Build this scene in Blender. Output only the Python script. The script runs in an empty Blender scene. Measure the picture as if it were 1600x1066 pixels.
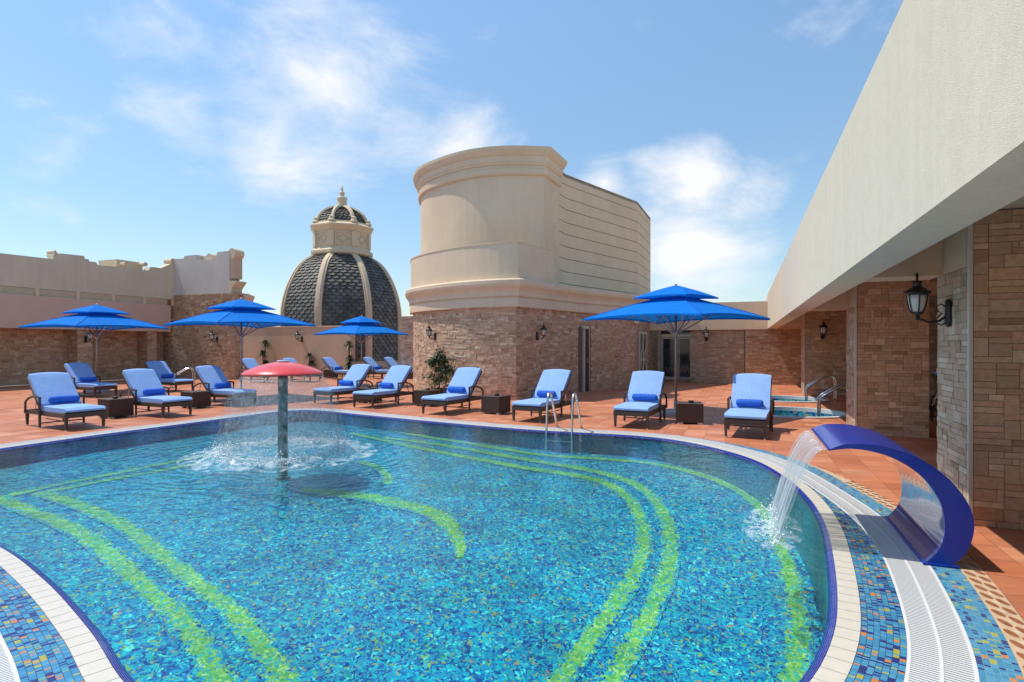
import bpy, bmesh, math, random
from mathutils import Vector, Matrix, noise as mnoise
random.seed(7)
R = math.radians
scene = bpy.context.scene
col = scene.collection

# ------------------------------------------------------------------ camera, light, exposure
F, H, HOR = 900.0, 1.5, 541.0            # focal length in photo pixels, eye height, horizon row
cam = bpy.data.cameras.new('camera'); camo = bpy.data.objects.new('camera', cam); col.objects.link(camo)
cam.sensor_width = 36; cam.lens = F/1600*36; cam.shift_y = (HOR-533)/1600
cam.clip_start = 0.05; cam.clip_end = 3000
camo.location = (0, 0, H); camo.rotation_euler = (R(90), 0, 0)
scene.camera = camo
SUN = Vector((-.46, .11, 1)).normalized()
sl = bpy.data.lights.new('sun', 'SUN'); sl.energy = 2.75; sl.angle = R(.5); sl.color = (1, .94, .84)
so = bpy.data.objects.new('sun', sl); col.objects.link(so); so.location = (0, 0, 40)
so.rotation_euler = (-SUN).to_track_quat('-Z', 'Y').to_euler()
vs = scene.view_settings
vs.view_transform = 'Standard'; vs.look = 'None'; vs.gamma = 1; vs.exposure = .72; vs.use_curve_mapping = False

world = bpy.data.worlds.new('World'); scene.world = world; world.use_nodes = True
wt = world.node_tree; wt.nodes.clear()
def wn(t, **k):
    n = wt.nodes.new(t)
    for a, b in k.items(): setattr(n, a, b)
    return n
def wmath(op, a, b=None, c=None, clamp=False):
    n = wn('ShaderNodeMath', operation=op); n.use_clamp = clamp
    for i, s in enumerate((a, b, c)):
        if s is None: continue
        if isinstance(s, (int, float)): n.inputs[i].default_value = s
        else: wt.links.new(s, n.inputs[i])
    return n.outputs[0]
sky = wn('ShaderNodeTexSky'); sky.sky_type = 'NISHITA'; sky.sun_disc = False
sky.sun_elevation = math.asin(SUN.z); sky.sun_rotation = math.atan2(SUN.x, SUN.y)
sky.altitude = 50; sky.air_density = 1.0; sky.dust_density = .15; sky.ozone_density = 1.4
wtc = wn('ShaderNodeTexCoord')
def cloud_dir(x, y): return Vector(((x-800)/F, 1, (HOR-y)/F)).normalized()
# cloud banks (direction, angular radius, strength); the noise field covers the whole sky
BANKS = [(500, 120, .17, .74), (440, 190, .18, .60), (610, 190, .15, .40), (720, 230, .14, .42), (300, 185, .18, .42), (380, 120, .16, .40), (1080, 300, .11, .74), (1070, 380, .15, .74), (1150, 330, .12, .50), (945, 285, .05, .42),
         (770, 38, .08, .22), (870, 30, .08, .22), (980, 15, .08, .22), (1300, 40, .17, .24), (1180, 190, .16, .22), (120, 300, .20, .20)]
acc = None
for (x, y, r, s) in BANKS:
    d = wn('ShaderNodeVectorMath', operation='DISTANCE'); wt.links.new(wtc.outputs['Generated'], d.inputs[0]); d.inputs[1].default_value = cloud_dir(x, y)
    g = wmath('MULTIPLY', wmath('POWER', wmath('SUBTRACT', 1, wmath('DIVIDE', d.outputs['Value'], r*1.35), clamp=True), 1.3), s)
    acc = g if acc is None else wmath('MAXIMUM', acc, g)
mp = wn('ShaderNodeMapping'); mp.inputs['Scale'].default_value = (1, 1, 1.9); wt.links.new(wtc.outputs['Generated'], mp.inputs[0])
n1 = wn('ShaderNodeTexNoise'); n1.inputs['Scale'].default_value = 4.2; n1.inputs['Detail'].default_value = 9; n1.inputs['Roughness'].default_value = .62; n1.inputs['Distortion'].default_value = .35
n2 = wn('ShaderNodeTexNoise'); n2.inputs['Scale'].default_value = 1.7; n2.inputs['Detail'].default_value = 5
for n in (n1, n2): wt.links.new(mp.outputs[0], n.inputs['Vector'])
dens = wmath('ADD', wmath('MULTIPLY', wmath('SUBTRACT', n1.outputs['Fac'], .5), 1.5), acc)
dens = wmath('ADD', dens, wmath('MULTIPLY', wmath('SUBTRACT', n2.outputs['Fac'], .5), .5))
fac = wmath('MULTIPLY', wmath('SUBTRACT', dens, .20), 2.0, clamp=True)
fac = wmath('MULTIPLY', wmath('POWER', fac, 1.25), .96)
sep = wn('ShaderNodeSeparateXYZ'); wt.links.new(wtc.outputs['Generated'], sep.inputs[0])
fac = wmath('MULTIPLY', fac, wmath('MULTIPLY', wmath('ADD', sep.outputs[2], .02), 9, clamp=True))
hs = wn('ShaderNodeHueSaturation'); hs.inputs['Saturation'].default_value = 1.02; hs.inputs['Hue'].default_value = .492
el = wn('ShaderNodeMapRange'); el.inputs[1].default_value = 0; el.inputs[2].default_value = .5; el.inputs[3].default_value = .60; el.inputs[4].default_value = .98; wt.links.new(sep.outputs[2], el.inputs[0])   # sky dimmed towards the horizon all round
hz = wn('ShaderNodeVectorMath', operation='SCALE'); wt.links.new(sky.outputs[0], hz.inputs[0]); wt.links.new(el.outputs[0], hz.inputs['Scale']); wt.links.new(hz.outputs[0], hs.inputs['Color'])
mx = wn('ShaderNodeMix', data_type='RGBA'); wt.links.new(fac, mx.inputs[0]); wt.links.new(hs.outputs[0], mx.inputs[6]); mx.inputs[7].default_value = (4.7, 4.75, 4.85, 1)
bg = wn('ShaderNodeBackground'); bg.inputs['Strength'].default_value = .13; wt.links.new(mx.outputs[2], bg.inputs['Color'])
wo = wn('ShaderNodeOutputWorld'); wt.links.new(bg.outputs[0], wo.inputs[0])

# ------------------------------------------------------------------ site frame and pixel helpers
UX, UY = .3732, .9278                      # the terrace's long axis u; cross axis v = (UY, -UX)
SITE = math.atan2(-UX, UY)
def W(v, u, z=0): return Vector((u*UX+v*UY, u*UY-v*UX, z))
def S(X, Y): return (X*UY-Y*UX, X*UX+Y*UY)       # world -> (v, u)
def G(x, y, z=0):                          # photo pixel on the level z
    D = F*(H-z)/(y-HOR); return Vector(((x-800)/F*D, D, z))
def on_v(x, y, v0):                        # pixel on the vertical plane v = v0 -> (u, z)
    t = (x-800)/F; D = v0/(t*UY-UX); return (D*(t*UX+UY), H+(HOR-y)/F*D)
def on_u(x, y, u0):                        # pixel on the vertical plane u = u0 -> (v, z)
    t = (x-800)/F; D = u0/(t*UX+UY); return (D*(t*UY-UX), H+(HOR-y)/F*D)

# ------------------------------------------------------------------ materials
MATS = {}
def mat(name, base=(.5, .5, .5), rough=.6, src=None, var=0, vscale=3, bump=0, bscale=60, metal=0, spec=.5, stretch=None, coat=0, var2=0, streak=0):
    """src: None = plain base, 'obj' = object colour, 'attr' = mesh colour attribute; var = brightness noise"""
    if name in MATS: return MATS[name]
    m = bpy.data.materials.new(name); m.use_nodes = True; MATS[name] = m
    t = m.node_tree; p = t.nodes['Principled BSDF']
    p.inputs['Roughness'].default_value = rough; p.inputs['Metallic'].default_value = metal
    p.inputs['Specular IOR Level'].default_value = spec
    if coat: p.inputs['Coat Weight'].default_value = coat; p.inputs['Coat Roughness'].default_value = .08
    c = None
    if src == 'obj':
        n = t.nodes.new('ShaderNodeObjectInfo'); c = n.outputs['Color']
    elif src == 'attr':
        n = t.nodes.new('ShaderNodeAttribute'); n.attribute_name = 'Col'; c = n.outputs['Color']
    geo = t.nodes.new('ShaderNodeNewGeometry'); vec = geo.outputs['Position']
    if stretch:
        mpn = t.nodes.new('ShaderNodeMapping'); mpn.inputs['Scale'].default_value = stretch; mpn.inputs['Rotation'].default_value = (0, 0, -SITE)
        t.links.new(vec, mpn.inputs[0]); vec2 = mpn.outputs[0]
    else: vec2 = vec
    if c is None:
        n = t.nodes.new('ShaderNodeRGB'); n.outputs[0].default_value = (*base, 1); c = n.outputs[0]
    if streak:
        sm = t.nodes.new('ShaderNodeMapping'); sm.inputs['Scale'].default_value = (6, 6, .45); t.links.new(vec, sm.inputs[0])
    for vv, sc in ((var, vscale), (var2, vscale*.17), (streak, 1.0)):
        if vv:
            nz = t.nodes.new('ShaderNodeTexNoise'); nz.inputs['Scale'].default_value = sc; nz.inputs['Detail'].default_value = 5; nz.inputs['Roughness'].default_value = .6
            t.links.new(sm.outputs[0] if streak and sc == 1.0 and vv == streak else vec2, nz.inputs['Vector'])
            mr = t.nodes.new('ShaderNodeMapRange'); mr.inputs[1].default_value = .28; mr.inputs[2].default_value = .72
            mr.inputs[3].default_value = 1-vv; mr.inputs[4].default_value = 1+vv
            t.links.new(nz.outputs['Fac'], mr.inputs[0])
            mm = t.nodes.new('ShaderNodeVectorMath'); mm.operation = 'SCALE'
            t.links.new(c, mm.inputs[0]); t.links.new(mr.outputs[0], mm.inputs['Scale']); c = mm.outputs[0]
    t.links.new(c, p.inputs['Base Color'])
    if bump:
        nb = t.nodes.new('ShaderNodeTexNoise'); nb.inputs['Scale'].default_value = bscale; nb.inputs['Detail'].default_value = 4
        t.links.new(vec, nb.inputs['Vector'])
        b = t.nodes.new('ShaderNodeBump'); b.inputs['Strength'].default_value = bump; b.inputs['Distance'].default_value = .01
        t.links.new(nb.outputs['Fac'], b.inputs['Height']); t.links.new(b.outputs[0], p.inputs['Normal'])
    return m

M = dict(
    stone_o=mat('stone_piece', src='obj', rough=.85, var=.16, vscale=22, bump=.35, bscale=70, spec=.25),
    stone_a=mat('stone_cladding', src='attr', rough=.85, var=.16, vscale=14, bump=.35, bscale=60, spec=.25),
    tile_o=mat('terracotta_piece', src='obj', rough=.5, var=.16, vscale=5, bump=.12, bscale=30, stretch=(.35, 3, 1), spec=.4, var2=.1),
    tile_a=mat('terracotta', src='attr', rough=.5, var=.16, vscale=5, bump=.12, bscale=30, stretch=(.35, 3, 1), spec=.4, var2=.1),
    grout=mat('grout', (.30, .19, .13), .9, var=.2, vscale=9),
    mortar=mat('mortar', (.20, .15, .115), .95, var=.2, vscale=9),
    plaster=mat('plaster', (.69, .54, .385), .9, var=.05, vscale=1.3, bump=.35, bscale=150, spec=.15, var2=.08, streak=.03),
    plaster_rough=mat('rough_render', (.70, .615, .49), .92, var=.06, vscale=40, bump=.45, bscale=210, spec=.15, var2=.04, streak=.03),
    plaster_peach=mat('peach_plaster', (.60, .43, .30), .9, var=.06, vscale=1.2, bump=.35, bscale=90, spec=.15, var2=.06),
    plaster_grey=mat('grey_plaster', (.62, .55, .41), .9, var=.08, vscale=.8, bump=.4, bscale=90, spec=.15, var2=.08, streak=.04),
    plaster_pink=mat('pink_plaster', (.60, .44, .35), .9, var=.05, vscale=1, bump=.3, bscale=90, spec=.15),
    cream=mat('cream_mould', (.68, .545, .37), .8, var=.06, vscale=4, bump=.15, bscale=60, spec=.2),
    slate=mat('slate_scale', src='obj', rough=.6, var=.25, vscale=12, bump=.25, bscale=50, spec=.5),
    slate_a=mat('slate_scales', src='attr', rough=.6, var=.25, vscale=12, bump=.25, bscale=50, spec=.5),
    slate_base=mat('slate_backing', (.03, .03, .028), .8),
    white_tile=mat('ivory_tile', (.60, .555, .47), .35, var=.06, vscale=18, bump=.08, bscale=40),
    blue_tile=mat('cobalt_tile', (.014, .022, .22), .16, var=.2, vscale=30, coat=.4),
    tile_line=mat('pale_grout', (.42, .45, .52), .8),
    grate=mat('white_grate', (.66, .665, .66), .45),
    channel=mat('dark_channel', (.05, .055, .06), .8),
    brown_glaze=mat('brown_glaze', (.30, .115, .055), .35, var=.25, vscale=20),
    beige_tile=mat('beige_tile', (.56, .40, .26), .5, var=.15, vscale=15),
    cushion=mat('blue_fabric', (.25, .405, .72), .9, var=.07, vscale=6, bump=.55, bscale=11, spec=.2),
    towel=mat('royal_towel', (.04, .135, .55), .95, var=.18, vscale=22, bump=.9, bscale=60, spec=.1),
    wicker=None,
    metal=mat('brushed_steel', (.62, .61, .60), .22, metal=1),
    pole=mat('grey_pole', (.36, .33, .31), .42, metal=.55),
    canvas=None, seam=mat('navy_seam', (.0, .085, .42), .9),
    black=mat('black_iron', (.014, .012, .011), .42, var=.3, vscale=40),
    frost=mat('lamp_glass', (.62, .60, .55), .25, var=.1, vscale=30),
    red=mat('red_gloss', (.72, .05, .04), .3, coat=.4, spec=.6, var=.08, vscale=3),
    column_green=mat('mossy_pipe', (.06, .15, .135), .35, var=.3, vscale=16),
    fountain=mat('cobalt_gloss', (.002, .032, .30), .3, coat=.2, spec=.35, var=.07, vscale=4),
    fountain_in=mat('cobalt_inner', (.035, .055, .22), .10, coat=1.0),
    door=mat('dark_wood', (.045, .018, .012), .45, var=.3, vscale=12),
    frame=mat('ivory_frame', (.58, .53, .44), .5),
    pot=mat('plum_pot', (.06, .022, .018), .35),
    soil=mat('soil', (.04, .028, .018), .95),
    bark=mat('bark', (.13, .095, .06), .9, var=.3, vscale=30),
    leaf=mat('leaf', src='attr', rough=.45, spec=.4),
    foot=mat('steel_foot', (.55, .52, .47), .4, metal=.6),
    concrete=mat('concrete', (.40, .38, .35), .9, var=.12, vscale=8),
    roof=mat('roof_gravel', (.32, .28, .23), .95, var=.15, vscale=2),
    tape=mat('white_strap', (.45, .58, .88), .8),
)
def wicker():
    m = bpy.data.materials.new('dark_wicker'); m.use_nodes = True; t = m.node_tree; p = t.nodes['Principled BSDF']
    tc = t.nodes.new('ShaderNodeTexCoord'); w = t.nodes.new('ShaderNodeTexWave'); w.wave_type = 'BANDS'; w.bands_direction = 'DIAGONAL'
    w.inputs['Scale'].default_value = 16; w.inputs['Distortion'].default_value = .6
    t.links.new(tc.outputs['Object'], w.inputs['Vector'])
    cr = t.nodes.new('ShaderNodeValToRGB'); cr.color_ramp.elements[0].color = (.022, .013, .010, 1); cr.color_ramp.elements[1].color = (.105, .068, .050, 1)
    t.links.new(w.outputs['Fac'], cr.inputs[0]); t.links.new(cr.outputs[0], p.inputs['Base Color'])
    b = t.nodes.new('ShaderNodeBump'); b.inputs['Strength'].default_value = .6; b.inputs['Distance'].default_value = .006
    t.links.new(w.outputs['Fac'], b.inputs['Height']); t.links.new(b.outputs[0], p.inputs['Normal']); p.inputs['Roughness'].default_value = .5
    return m
M['wicker'] = wicker()
def canvas():
    m = bpy.data.materials.new('blue_canvas'); m.use_nodes = True; t = m.node_tree; p = t.nodes['Principled BSDF']; o = t.nodes['Material Output']
    g = t.nodes.new('ShaderNodeNewGeometry')
    n = t.nodes.new('ShaderNodeTexNoise'); n.inputs['Scale'].default_value = 2.5; n.inputs['Detail'].default_value = 4; t.links.new(g.outputs['Position'], n.inputs['Vector'])
    cr = t.nodes.new('ShaderNodeValToRGB'); cr.color_ramp.elements[0].position = .3; cr.color_ramp.elements[1].position = .7
    cr.color_ramp.elements[0].color = (.0, .165, .62, 1); cr.color_ramp.elements[1].color = (.0, .20, .72, 1)
    t.links.new(n.outputs['Fac'], cr.inputs[0]); t.links.new(cr.outputs[0], p.inputs['Base Color'])
    p.inputs['Roughness'].default_value = .85; p.inputs['Specular IOR Level'].default_value = .2
    tr = t.nodes.new('ShaderNodeBsdfTranslucent'); t.links.new(cr.outputs[0], tr.inputs['Color'])
    mx = t.nodes.new('ShaderNodeMixShader'); mx.inputs[0].default_value = .2
    t.links.new(p.outputs[0], mx.inputs[1]); t.links.new(tr.outputs[0], mx.inputs[2]); t.links.new(mx.outputs[0], o.inputs[0])
    n2 = t.nodes.new('ShaderNodeTexNoise'); n2.inputs['Scale'].default_value = 5; t.links.new(g.outputs['Position'], n2.inputs['Vector'])
    b = t.nodes.new('ShaderNodeBump'); b.inputs['Strength'].default_value = .35; b.inputs['Distance'].default_value = .05
    t.links.new(n2.outputs['Fac'], b.inputs['Height']); t.links.new(b.outputs[0], p.inputs['Normal'])
    return m
M['canvas'] = canvas()

def ramp(t, fac, stops, interp='CONSTANT'):
    cr = t.nodes.new('ShaderNodeValToRGB'); e = cr.color_ramp; e.interpolation = interp
    while len(e.elements) < len(stops): e.elements.new(.5)
    for el, (p, c) in zip(e.elements, stops): el.position = p; el.color = (*c, 1)
    t.links.new(fac, cr.inputs[0]); return cr.outputs[0]
def mnode(t, op, a, b=None, clamp=False):
    n = t.nodes.new('ShaderNodeMath'); n.operation = op; n.use_clamp = clamp
    for i, s in enumerate((a, b)):
        if s is None: continue
        if isinstance(s, (int, float)): n.inputs[i].default_value = s
        else: t.links.new(s, n.inputs[i])
    return n.outputs[0]

def deck_mosaic(name, cols, pitch, pal, groutc):
    """stick mosaic: UV.x = metres along the edge, UV.y = 0..1 across the band"""
    m = bpy.data.materials.new(name); m.use_nodes = True; t = m.node_tree; p = t.nodes['Principled BSDF']
    uv = t.nodes.new('ShaderNodeUVMap'); sp = t.nodes.new('ShaderNodeSeparateXYZ'); t.links.new(uv.outputs[0], sp.inputs[0])
    cx = mnode(t, 'MULTIPLY', sp.outputs[1], cols); ci = mnode(t, 'FLOOR', cx); cf = mnode(t, 'FRACT', cx)
    off = t.nodes.new('ShaderNodeTexWhiteNoise'); off.noise_dimensions = '1D'; t.links.new(ci, off.inputs['W'])
    ry = mnode(t, 'ADD', mnode(t, 'DIVIDE', sp.outputs[0], pitch), mnode(t, 'MULTIPLY', off.outputs['Value'], .6)); ri = mnode(t, 'FLOOR', ry); rf = mnode(t, 'FRACT', ry)
    # sticks come in pairs and threes of one colour: mix a coarse and a fine random index
    cb = t.nodes.new('ShaderNodeCombineXYZ'); t.links.new(ci, cb.inputs[0]); t.links.new(ri, cb.inputs[1])
    cb2 = t.nodes.new('ShaderNodeCombineXYZ'); t.links.new(ci, cb2.inputs[0]); t.links.new(mnode(t, 'FLOOR', mnode(t, 'DIVIDE', ri, 2.5)), cb2.inputs[1])
    wa = t.nodes.new('ShaderNodeTexWhiteNoise'); wa.noise_dimensions = '3D'; t.links.new(cb.outputs[0], wa.inputs['Vector'])
    wb = t.nodes.new('ShaderNodeTexWhiteNoise'); wb.noise_dimensions = '3D'; t.links.new(cb2.outputs[0], wb.inputs['Vector'])
    pick = mnode(t, 'GREATER_THAN', wa.outputs['Value'], .45)
    v = t.nodes.new('ShaderNodeMix'); t.links.new(pick, v.inputs[0]); t.links.new(wa.outputs['Value'], v.inputs[2]); t.links.new(wb.outputs['Value'], v.inputs[3])
    c = ramp(t, v.outputs[0], pal)
    edge = mnode(t, 'MAXIMUM', mnode(t, 'GREATER_THAN', mnode(t, 'ABSOLUTE', mnode(t, 'SUBTRACT', cf, .5)), .455), mnode(t, 'GREATER_THAN', mnode(t, 'ABSOLUTE', mnode(t, 'SUBTRACT', rf, .5)), .42))
    mx = t.nodes.new('ShaderNodeMix'); mx.data_type = 'RGBA'; t.links.new(edge, mx.inputs[0]); t.links.new(c, mx.inputs[6]); mx.inputs[7].default_value = (*groutc, 1)
    t.links.new(mx.outputs[2], p.inputs['Base Color']); p.inputs['Roughness'].default_value = .3
    b = t.nodes.new('ShaderNodeBump'); b.inputs['Strength'].default_value = .5; b.inputs['Distance'].default_value = .002; b.invert = True
    t.links.new(edge, b.inputs['Height']); t.links.new(b.outputs[0], p.inputs['Normal'])
    return m
CY, LB, NV, YE, OR, GR = (.035, .245, .43), (.07, .31, .50), (.012, .02, .17), (.42, .40, .035), (.62, .22, .035), (.16, .36, .22)
M['mosaic_inner'] = deck_mosaic('mosaic_inner', 7, .0125, [(0, CY), (.26, LB), (.42, NV), (.72, GR), (.77, YE), (.89, OR)], (.03, .05, .11))
M['mosaic_outer'] = deck_mosaic('mosaic_outer', 6, .0150, [(0, CY), (.32, LB), (.60, NV), (.80, GR), (.86, YE), (.94, OR)], (.22, .33, .38))

def pool_mosaic(name, pal, size=.0205, edge_pal=None):
    m = bpy.data.materials.new(name); m.use_nodes = True; t = m.node_tree; p = t.nodes['Principled BSDF']
    g = t.nodes.new('ShaderNodeNewGeometry')
    nz = t.nodes.new('ShaderNodeTexNoise'); nz.inputs['Scale'].default_value = 16; nz.inputs['Detail'].default_value = 2; t.links.new(g.outputs['Position'], nz.inputs['Vector'])
    sub = t.nodes.new('ShaderNodeVectorMath'); sub.operation = 'SUBTRACT'; t.links.new(nz.outputs['Color'], sub.inputs[0]); sub.inputs[1].default_value = (.5, .5, .5)
    sc = t.nodes.new('ShaderNodeVectorMath'); sc.operation = 'SCALE'; sc.inputs['Scale'].default_value = .13; t.links.new(sub.outputs[0], sc.inputs[0])
    ad = t.nodes.new('ShaderNodeVectorMath'); t.links.new(g.outputs['Position'], ad.inputs[0]); t.links.new(sc.outputs[0], ad.inputs[1])
    sq = t.nodes.new('ShaderNodeVectorMath'); sq.operation = 'MULTIPLY'; sq.inputs[1].default_value = (1, .6, 1); t.links.new(ad.outputs[0], sq.inputs[0]); ad = sq   # oblong tesserae
    vo = t.nodes.new('ShaderNodeTexVoronoi'); vo.inputs['Scale'].default_value = 1/size; vo.inputs['Randomness'].default_value = .6; t.links.new(ad.outputs[0], vo.inputs['Vector'])
    s2 = t.nodes.new('ShaderNodeSeparateColor'); t.links.new(vo.outputs['Color'], s2.inputs[0])
    c = ramp(t, s2.outputs[0], pal)
    if edge_pal:                                         # tesserae of the floor colours mixed in towards the rims of a stripe
        uv = t.nodes.new('ShaderNodeUVMap'); su = t.nodes.new('ShaderNodeSeparateXYZ'); t.links.new(uv.outputs[0], su.inputs[0])
        e = mnode(t, 'SUBTRACT', 1, mnode(t, 'ABSOLUTE', su.outputs[1]))
        pick = mnode(t, 'GREATER_THAN', mnode(t, 'ADD', mnode(t, 'MULTIPLY', s2.outputs[1], .62), .06), mnode(t, 'MULTIPLY', e, 1.1))
        mxe = t.nodes.new('ShaderNodeMix'); mxe.data_type = 'RGBA'; t.links.new(pick, mxe.inputs[0]); t.links.new(c, mxe.inputs[6]); t.links.new(ramp(t, s2.outputs[0], edge_pal), mxe.inputs[7]); c = mxe.outputs[2]
    # drifts of more and less dark tesserae
    n3 = t.nodes.new('ShaderNodeTexNoise'); n3.inputs['Scale'].default_value = 2.2; n3.inputs['Detail'].default_value = 4; t.links.new(g.outputs['Position'], n3.inputs['Vector'])
    k = t.nodes.new('ShaderNodeMapRange'); k.inputs[1].default_value = .3; k.inputs[2].default_value = .7; k.inputs[3].default_value = .78; k.inputs[4].default_value = 1.22; t.links.new(n3.outputs['Fac'], k.inputs[0])
    mm = t.nodes.new('ShaderNodeVectorMath'); mm.operation = 'SCALE'; t.links.new(c, mm.inputs[0]); t.links.new(k.outputs[0], mm.inputs['Scale'])
    t.links.new(mm.outputs[0], p.inputs['Base Color']); p.inputs['Roughness'].default_value = .35
    return m
DB, MB_, AZ, TQ, LT = (.004, .032, .22), (.003, .115, .34), (.004, .235, .43), (.010, .375, .46), (.13, .62, .60)
FLOORP = [(0, DB), (.16, MB_), (.37, AZ), (.64, TQ), (.85, (.02, .28, .22)), (.89, (.34, .36, .06)), (.925, LT), (.975, (.46, .25, .11))]
M['pool_floor'] = pool_mosaic('pool_floor_mosaic', FLOORP)
M['pool_stripe'] = pool_mosaic('pool_stripe_mosaic', [(0, (.10, .32, .06)), (.22, (.22, .40, .06)), (.48, (.35, .46, .08)), (.68, (.05, .42, .30)), (.80, (.52, .58, .16)), (.92, (.01, .25, .45))], edge_pal=FLOORP)
M['pool_wall'] = pool_mosaic('pool_wall_mosaic', [(0, (.01, .13, .22)), (.3, (.012, .20, .30)), (.7, (.02, .26, .34)), (.92, (.01, .08, .24))], .024)
M['spa_mosaic'] = pool_mosaic('spa_mosaic', [(0, (.03, .30, .42)), (.3, (.08, .42, .50)), (.6, (.012, .08, .26)), (.80, (.22, .45, .40)), (.93, (.42, .34, .14))], .055)

MUSH = G(442, 707)
def water(name, tint, bumpy=1.0, ripple=True):
    m = bpy.data.materials.new(name); m.use_nodes = True; t = m.node_tree; t.nodes.remove(t.nodes['Principled BSDF']); o = t.nodes['Material Output']
    g = t.nodes.new('ShaderNodeNewGeometry')
    h = None
    for sc, am, dt in ((1.6, .50, 2), (6, .30, 3), (19, .12, 2)):
        n = t.nodes.new('ShaderNodeTexNoise'); n.inputs['Scale'].default_value = sc; n.inputs['Detail'].default_value = dt; n.inputs['Distortion'].default_value = .8
        t.links.new(g.outputs['Position'], n.inputs['Vector']); q = mnode(t, 'MULTIPLY', n.outputs['Fac'], am)
        h = q if h is None else mnode(t, 'ADD', h, q)
    if ripple:                                           # rings running out from the water mushroom
        d = t.nodes.new('ShaderNodeVectorMath'); d.operation = 'DISTANCE'; t.links.new(g.outputs['Position'], d.inputs[0]); d.inputs[1].default_value = (MUSH.x, MUSH.y, -.015)
        n = t.nodes.new('ShaderNodeTexNoise'); n.inputs['Scale'].default_value = 1.6; t.links.new(g.outputs['Position'], n.inputs['Vector'])
        dd = mnode(t, 'ADD', d.outputs['Value'], mnode(t, 'MULTIPLY', n.outputs['Fac'], .7))
        wv = mnode(t, 'MULTIPLY', mnode(t, 'SINE', mnode(t, 'MULTIPLY', dd, 34)), mnode(t, 'MULTIPLY', mnode(t, 'SUBTRACT', 1, mnode(t, 'DIVIDE', d.outputs['Value'], 3.6), clamp=True), .20))
        h = mnode(t, 'ADD', h, wv)
    b = t.nodes.new('ShaderNodeBump'); b.inputs['Strength'].default_value = .42*bumpy; b.inputs['Distance'].default_value = .06
    t.links.new(h, b.inputs['Height'])
    fr = t.nodes.new('ShaderNodeFresnel'); fr.inputs['IOR'].default_value = 1.31; t.links.new(b.outputs[0], fr.inputs['Normal'])
    gl = t.nodes.new('ShaderNodeBsdfGlossy'); gl.inputs['Roughness'].default_value = .03; gl.inputs['Color'].default_value = (.9, .95, 1, 1); t.links.new(b.outputs[0], gl.inputs['Normal'])
    tr = t.nodes.new('ShaderNodeBsdfTransparent'); tr.inputs['Color'].default_value = (*tint, 1)
    ms = t.nodes.new('ShaderNodeMixShader'); t.links.new(mnode(t, 'MULTIPLY', fr.outputs[0], .9), ms.inputs[0]); t.links.new(tr.outputs[0], ms.inputs[1]); t.links.new(gl.outputs[0], ms.inputs[2])
    t.links.new(ms.outputs[0], o.inputs[0]); return m
M['water'] = water('pool_water', (.72, .985, .955))
M['spa_water'] = water('spa_water', (.82, .96, .97), .5, False)

def spray(name, scale, lo, hi, amount, gloss=.5, colour=(.9, .95, .97)):
    """clear water with white broken streaks: streak noise decides how much scatters"""
    m = bpy.data.materials.new(name); m.use_nodes = True; t = m.node_tree; t.nodes.remove(t.nodes['Principled BSDF']); o = t.nodes['Material Output']
    uv = t.nodes.new('ShaderNodeUVMap'); mp_ = t.nodes.new('ShaderNodeMapping'); mp_.inputs['Scale'].default_value = scale; t.links.new(uv.outputs[0], mp_.inputs[0])
    n = t.nodes.new('ShaderNodeTexNoise'); n.inputs['Scale'].default_value = 1; n.inputs['Detail'].default_value = 5; n.inputs['Roughness'].default_value = .65; n.inputs['Distortion'].default_value = .4
    t.links.new(mp_.outputs[0], n.inputs['Vector'])
    mr = t.nodes.new('ShaderNodeMapRange'); mr.inputs[1].default_value = lo; mr.inputs[2].default_value = hi; mr.inputs[4].default_value = amount; t.links.new(n.outputs['Fac'], mr.inputs[0])
    df = t.nodes.new('ShaderNodeBsdfDiffuse'); df.inputs['Color'].default_value = (*colour, 1)
    tl = t.nodes.new('ShaderNodeBsdfTranslucent'); tl.inputs['Color'].default_value = (*colour, 1)
    dm = t.nodes.new('ShaderNodeMixShader'); dm.inputs[0].default_value = .5; t.links.new(df.outputs[0], dm.inputs[1]); t.links.new(tl.outputs[0], dm.inputs[2])
    bp = t.nodes.new('ShaderNodeBump'); bp.inputs['Strength'].default_value = 1; bp.inputs['Distance'].default_value = .02; t.links.new(n.outputs['Fac'], bp.inputs['Height'])
    gl = t.nodes.new('ShaderNodeBsdfGlossy'); gl.inputs['Roughness'].default_value = .12; t.links.new(bp.outputs[0], gl.inputs['Normal'])
    d2 = t.nodes.new('ShaderNodeMixShader'); d2.inputs[0].default_value = gloss; t.links.new(dm.outputs[0], d2.inputs[1]); t.links.new(gl.outputs[0], d2.inputs[2])
    tr = t.nodes.new('ShaderNodeBsdfTransparent'); tr.inputs['Color'].default_value = (.97, .985, .99, 1)
    ms = t.nodes.new('ShaderNodeMixShader'); t.links.new(mr.outputs[0], ms.inputs[0]); t.links.new(tr.outputs[0], ms.inputs[1]); t.links.new(d2.outputs[0], ms.inputs[2])
    t.links.new(ms.outputs[0], o.inputs[0]); return m
M['curtain'] = spray('falling_water', (34, 16, 1), .44, .80, .40, .55)
M['sheet'] = spray('falling_sheet', (34, 1.6, 1), .37, .68, .85, .4)
M['foam'] = spray('foam', (7, 7, 1), .47, .66, .85, .15)
def drop_mat():
    m = bpy.data.materials.new('water_drop'); m.use_nodes = True; p = m.node_tree.nodes['Principled BSDF']
    p.inputs['Base Color'].default_value = (.86, .92, .94, 1); p.inputs['Roughness'].default_value = .15; p.inputs['Specular IOR Level'].default_value = .8
    return m
M['drop'] = drop_mat()
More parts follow.
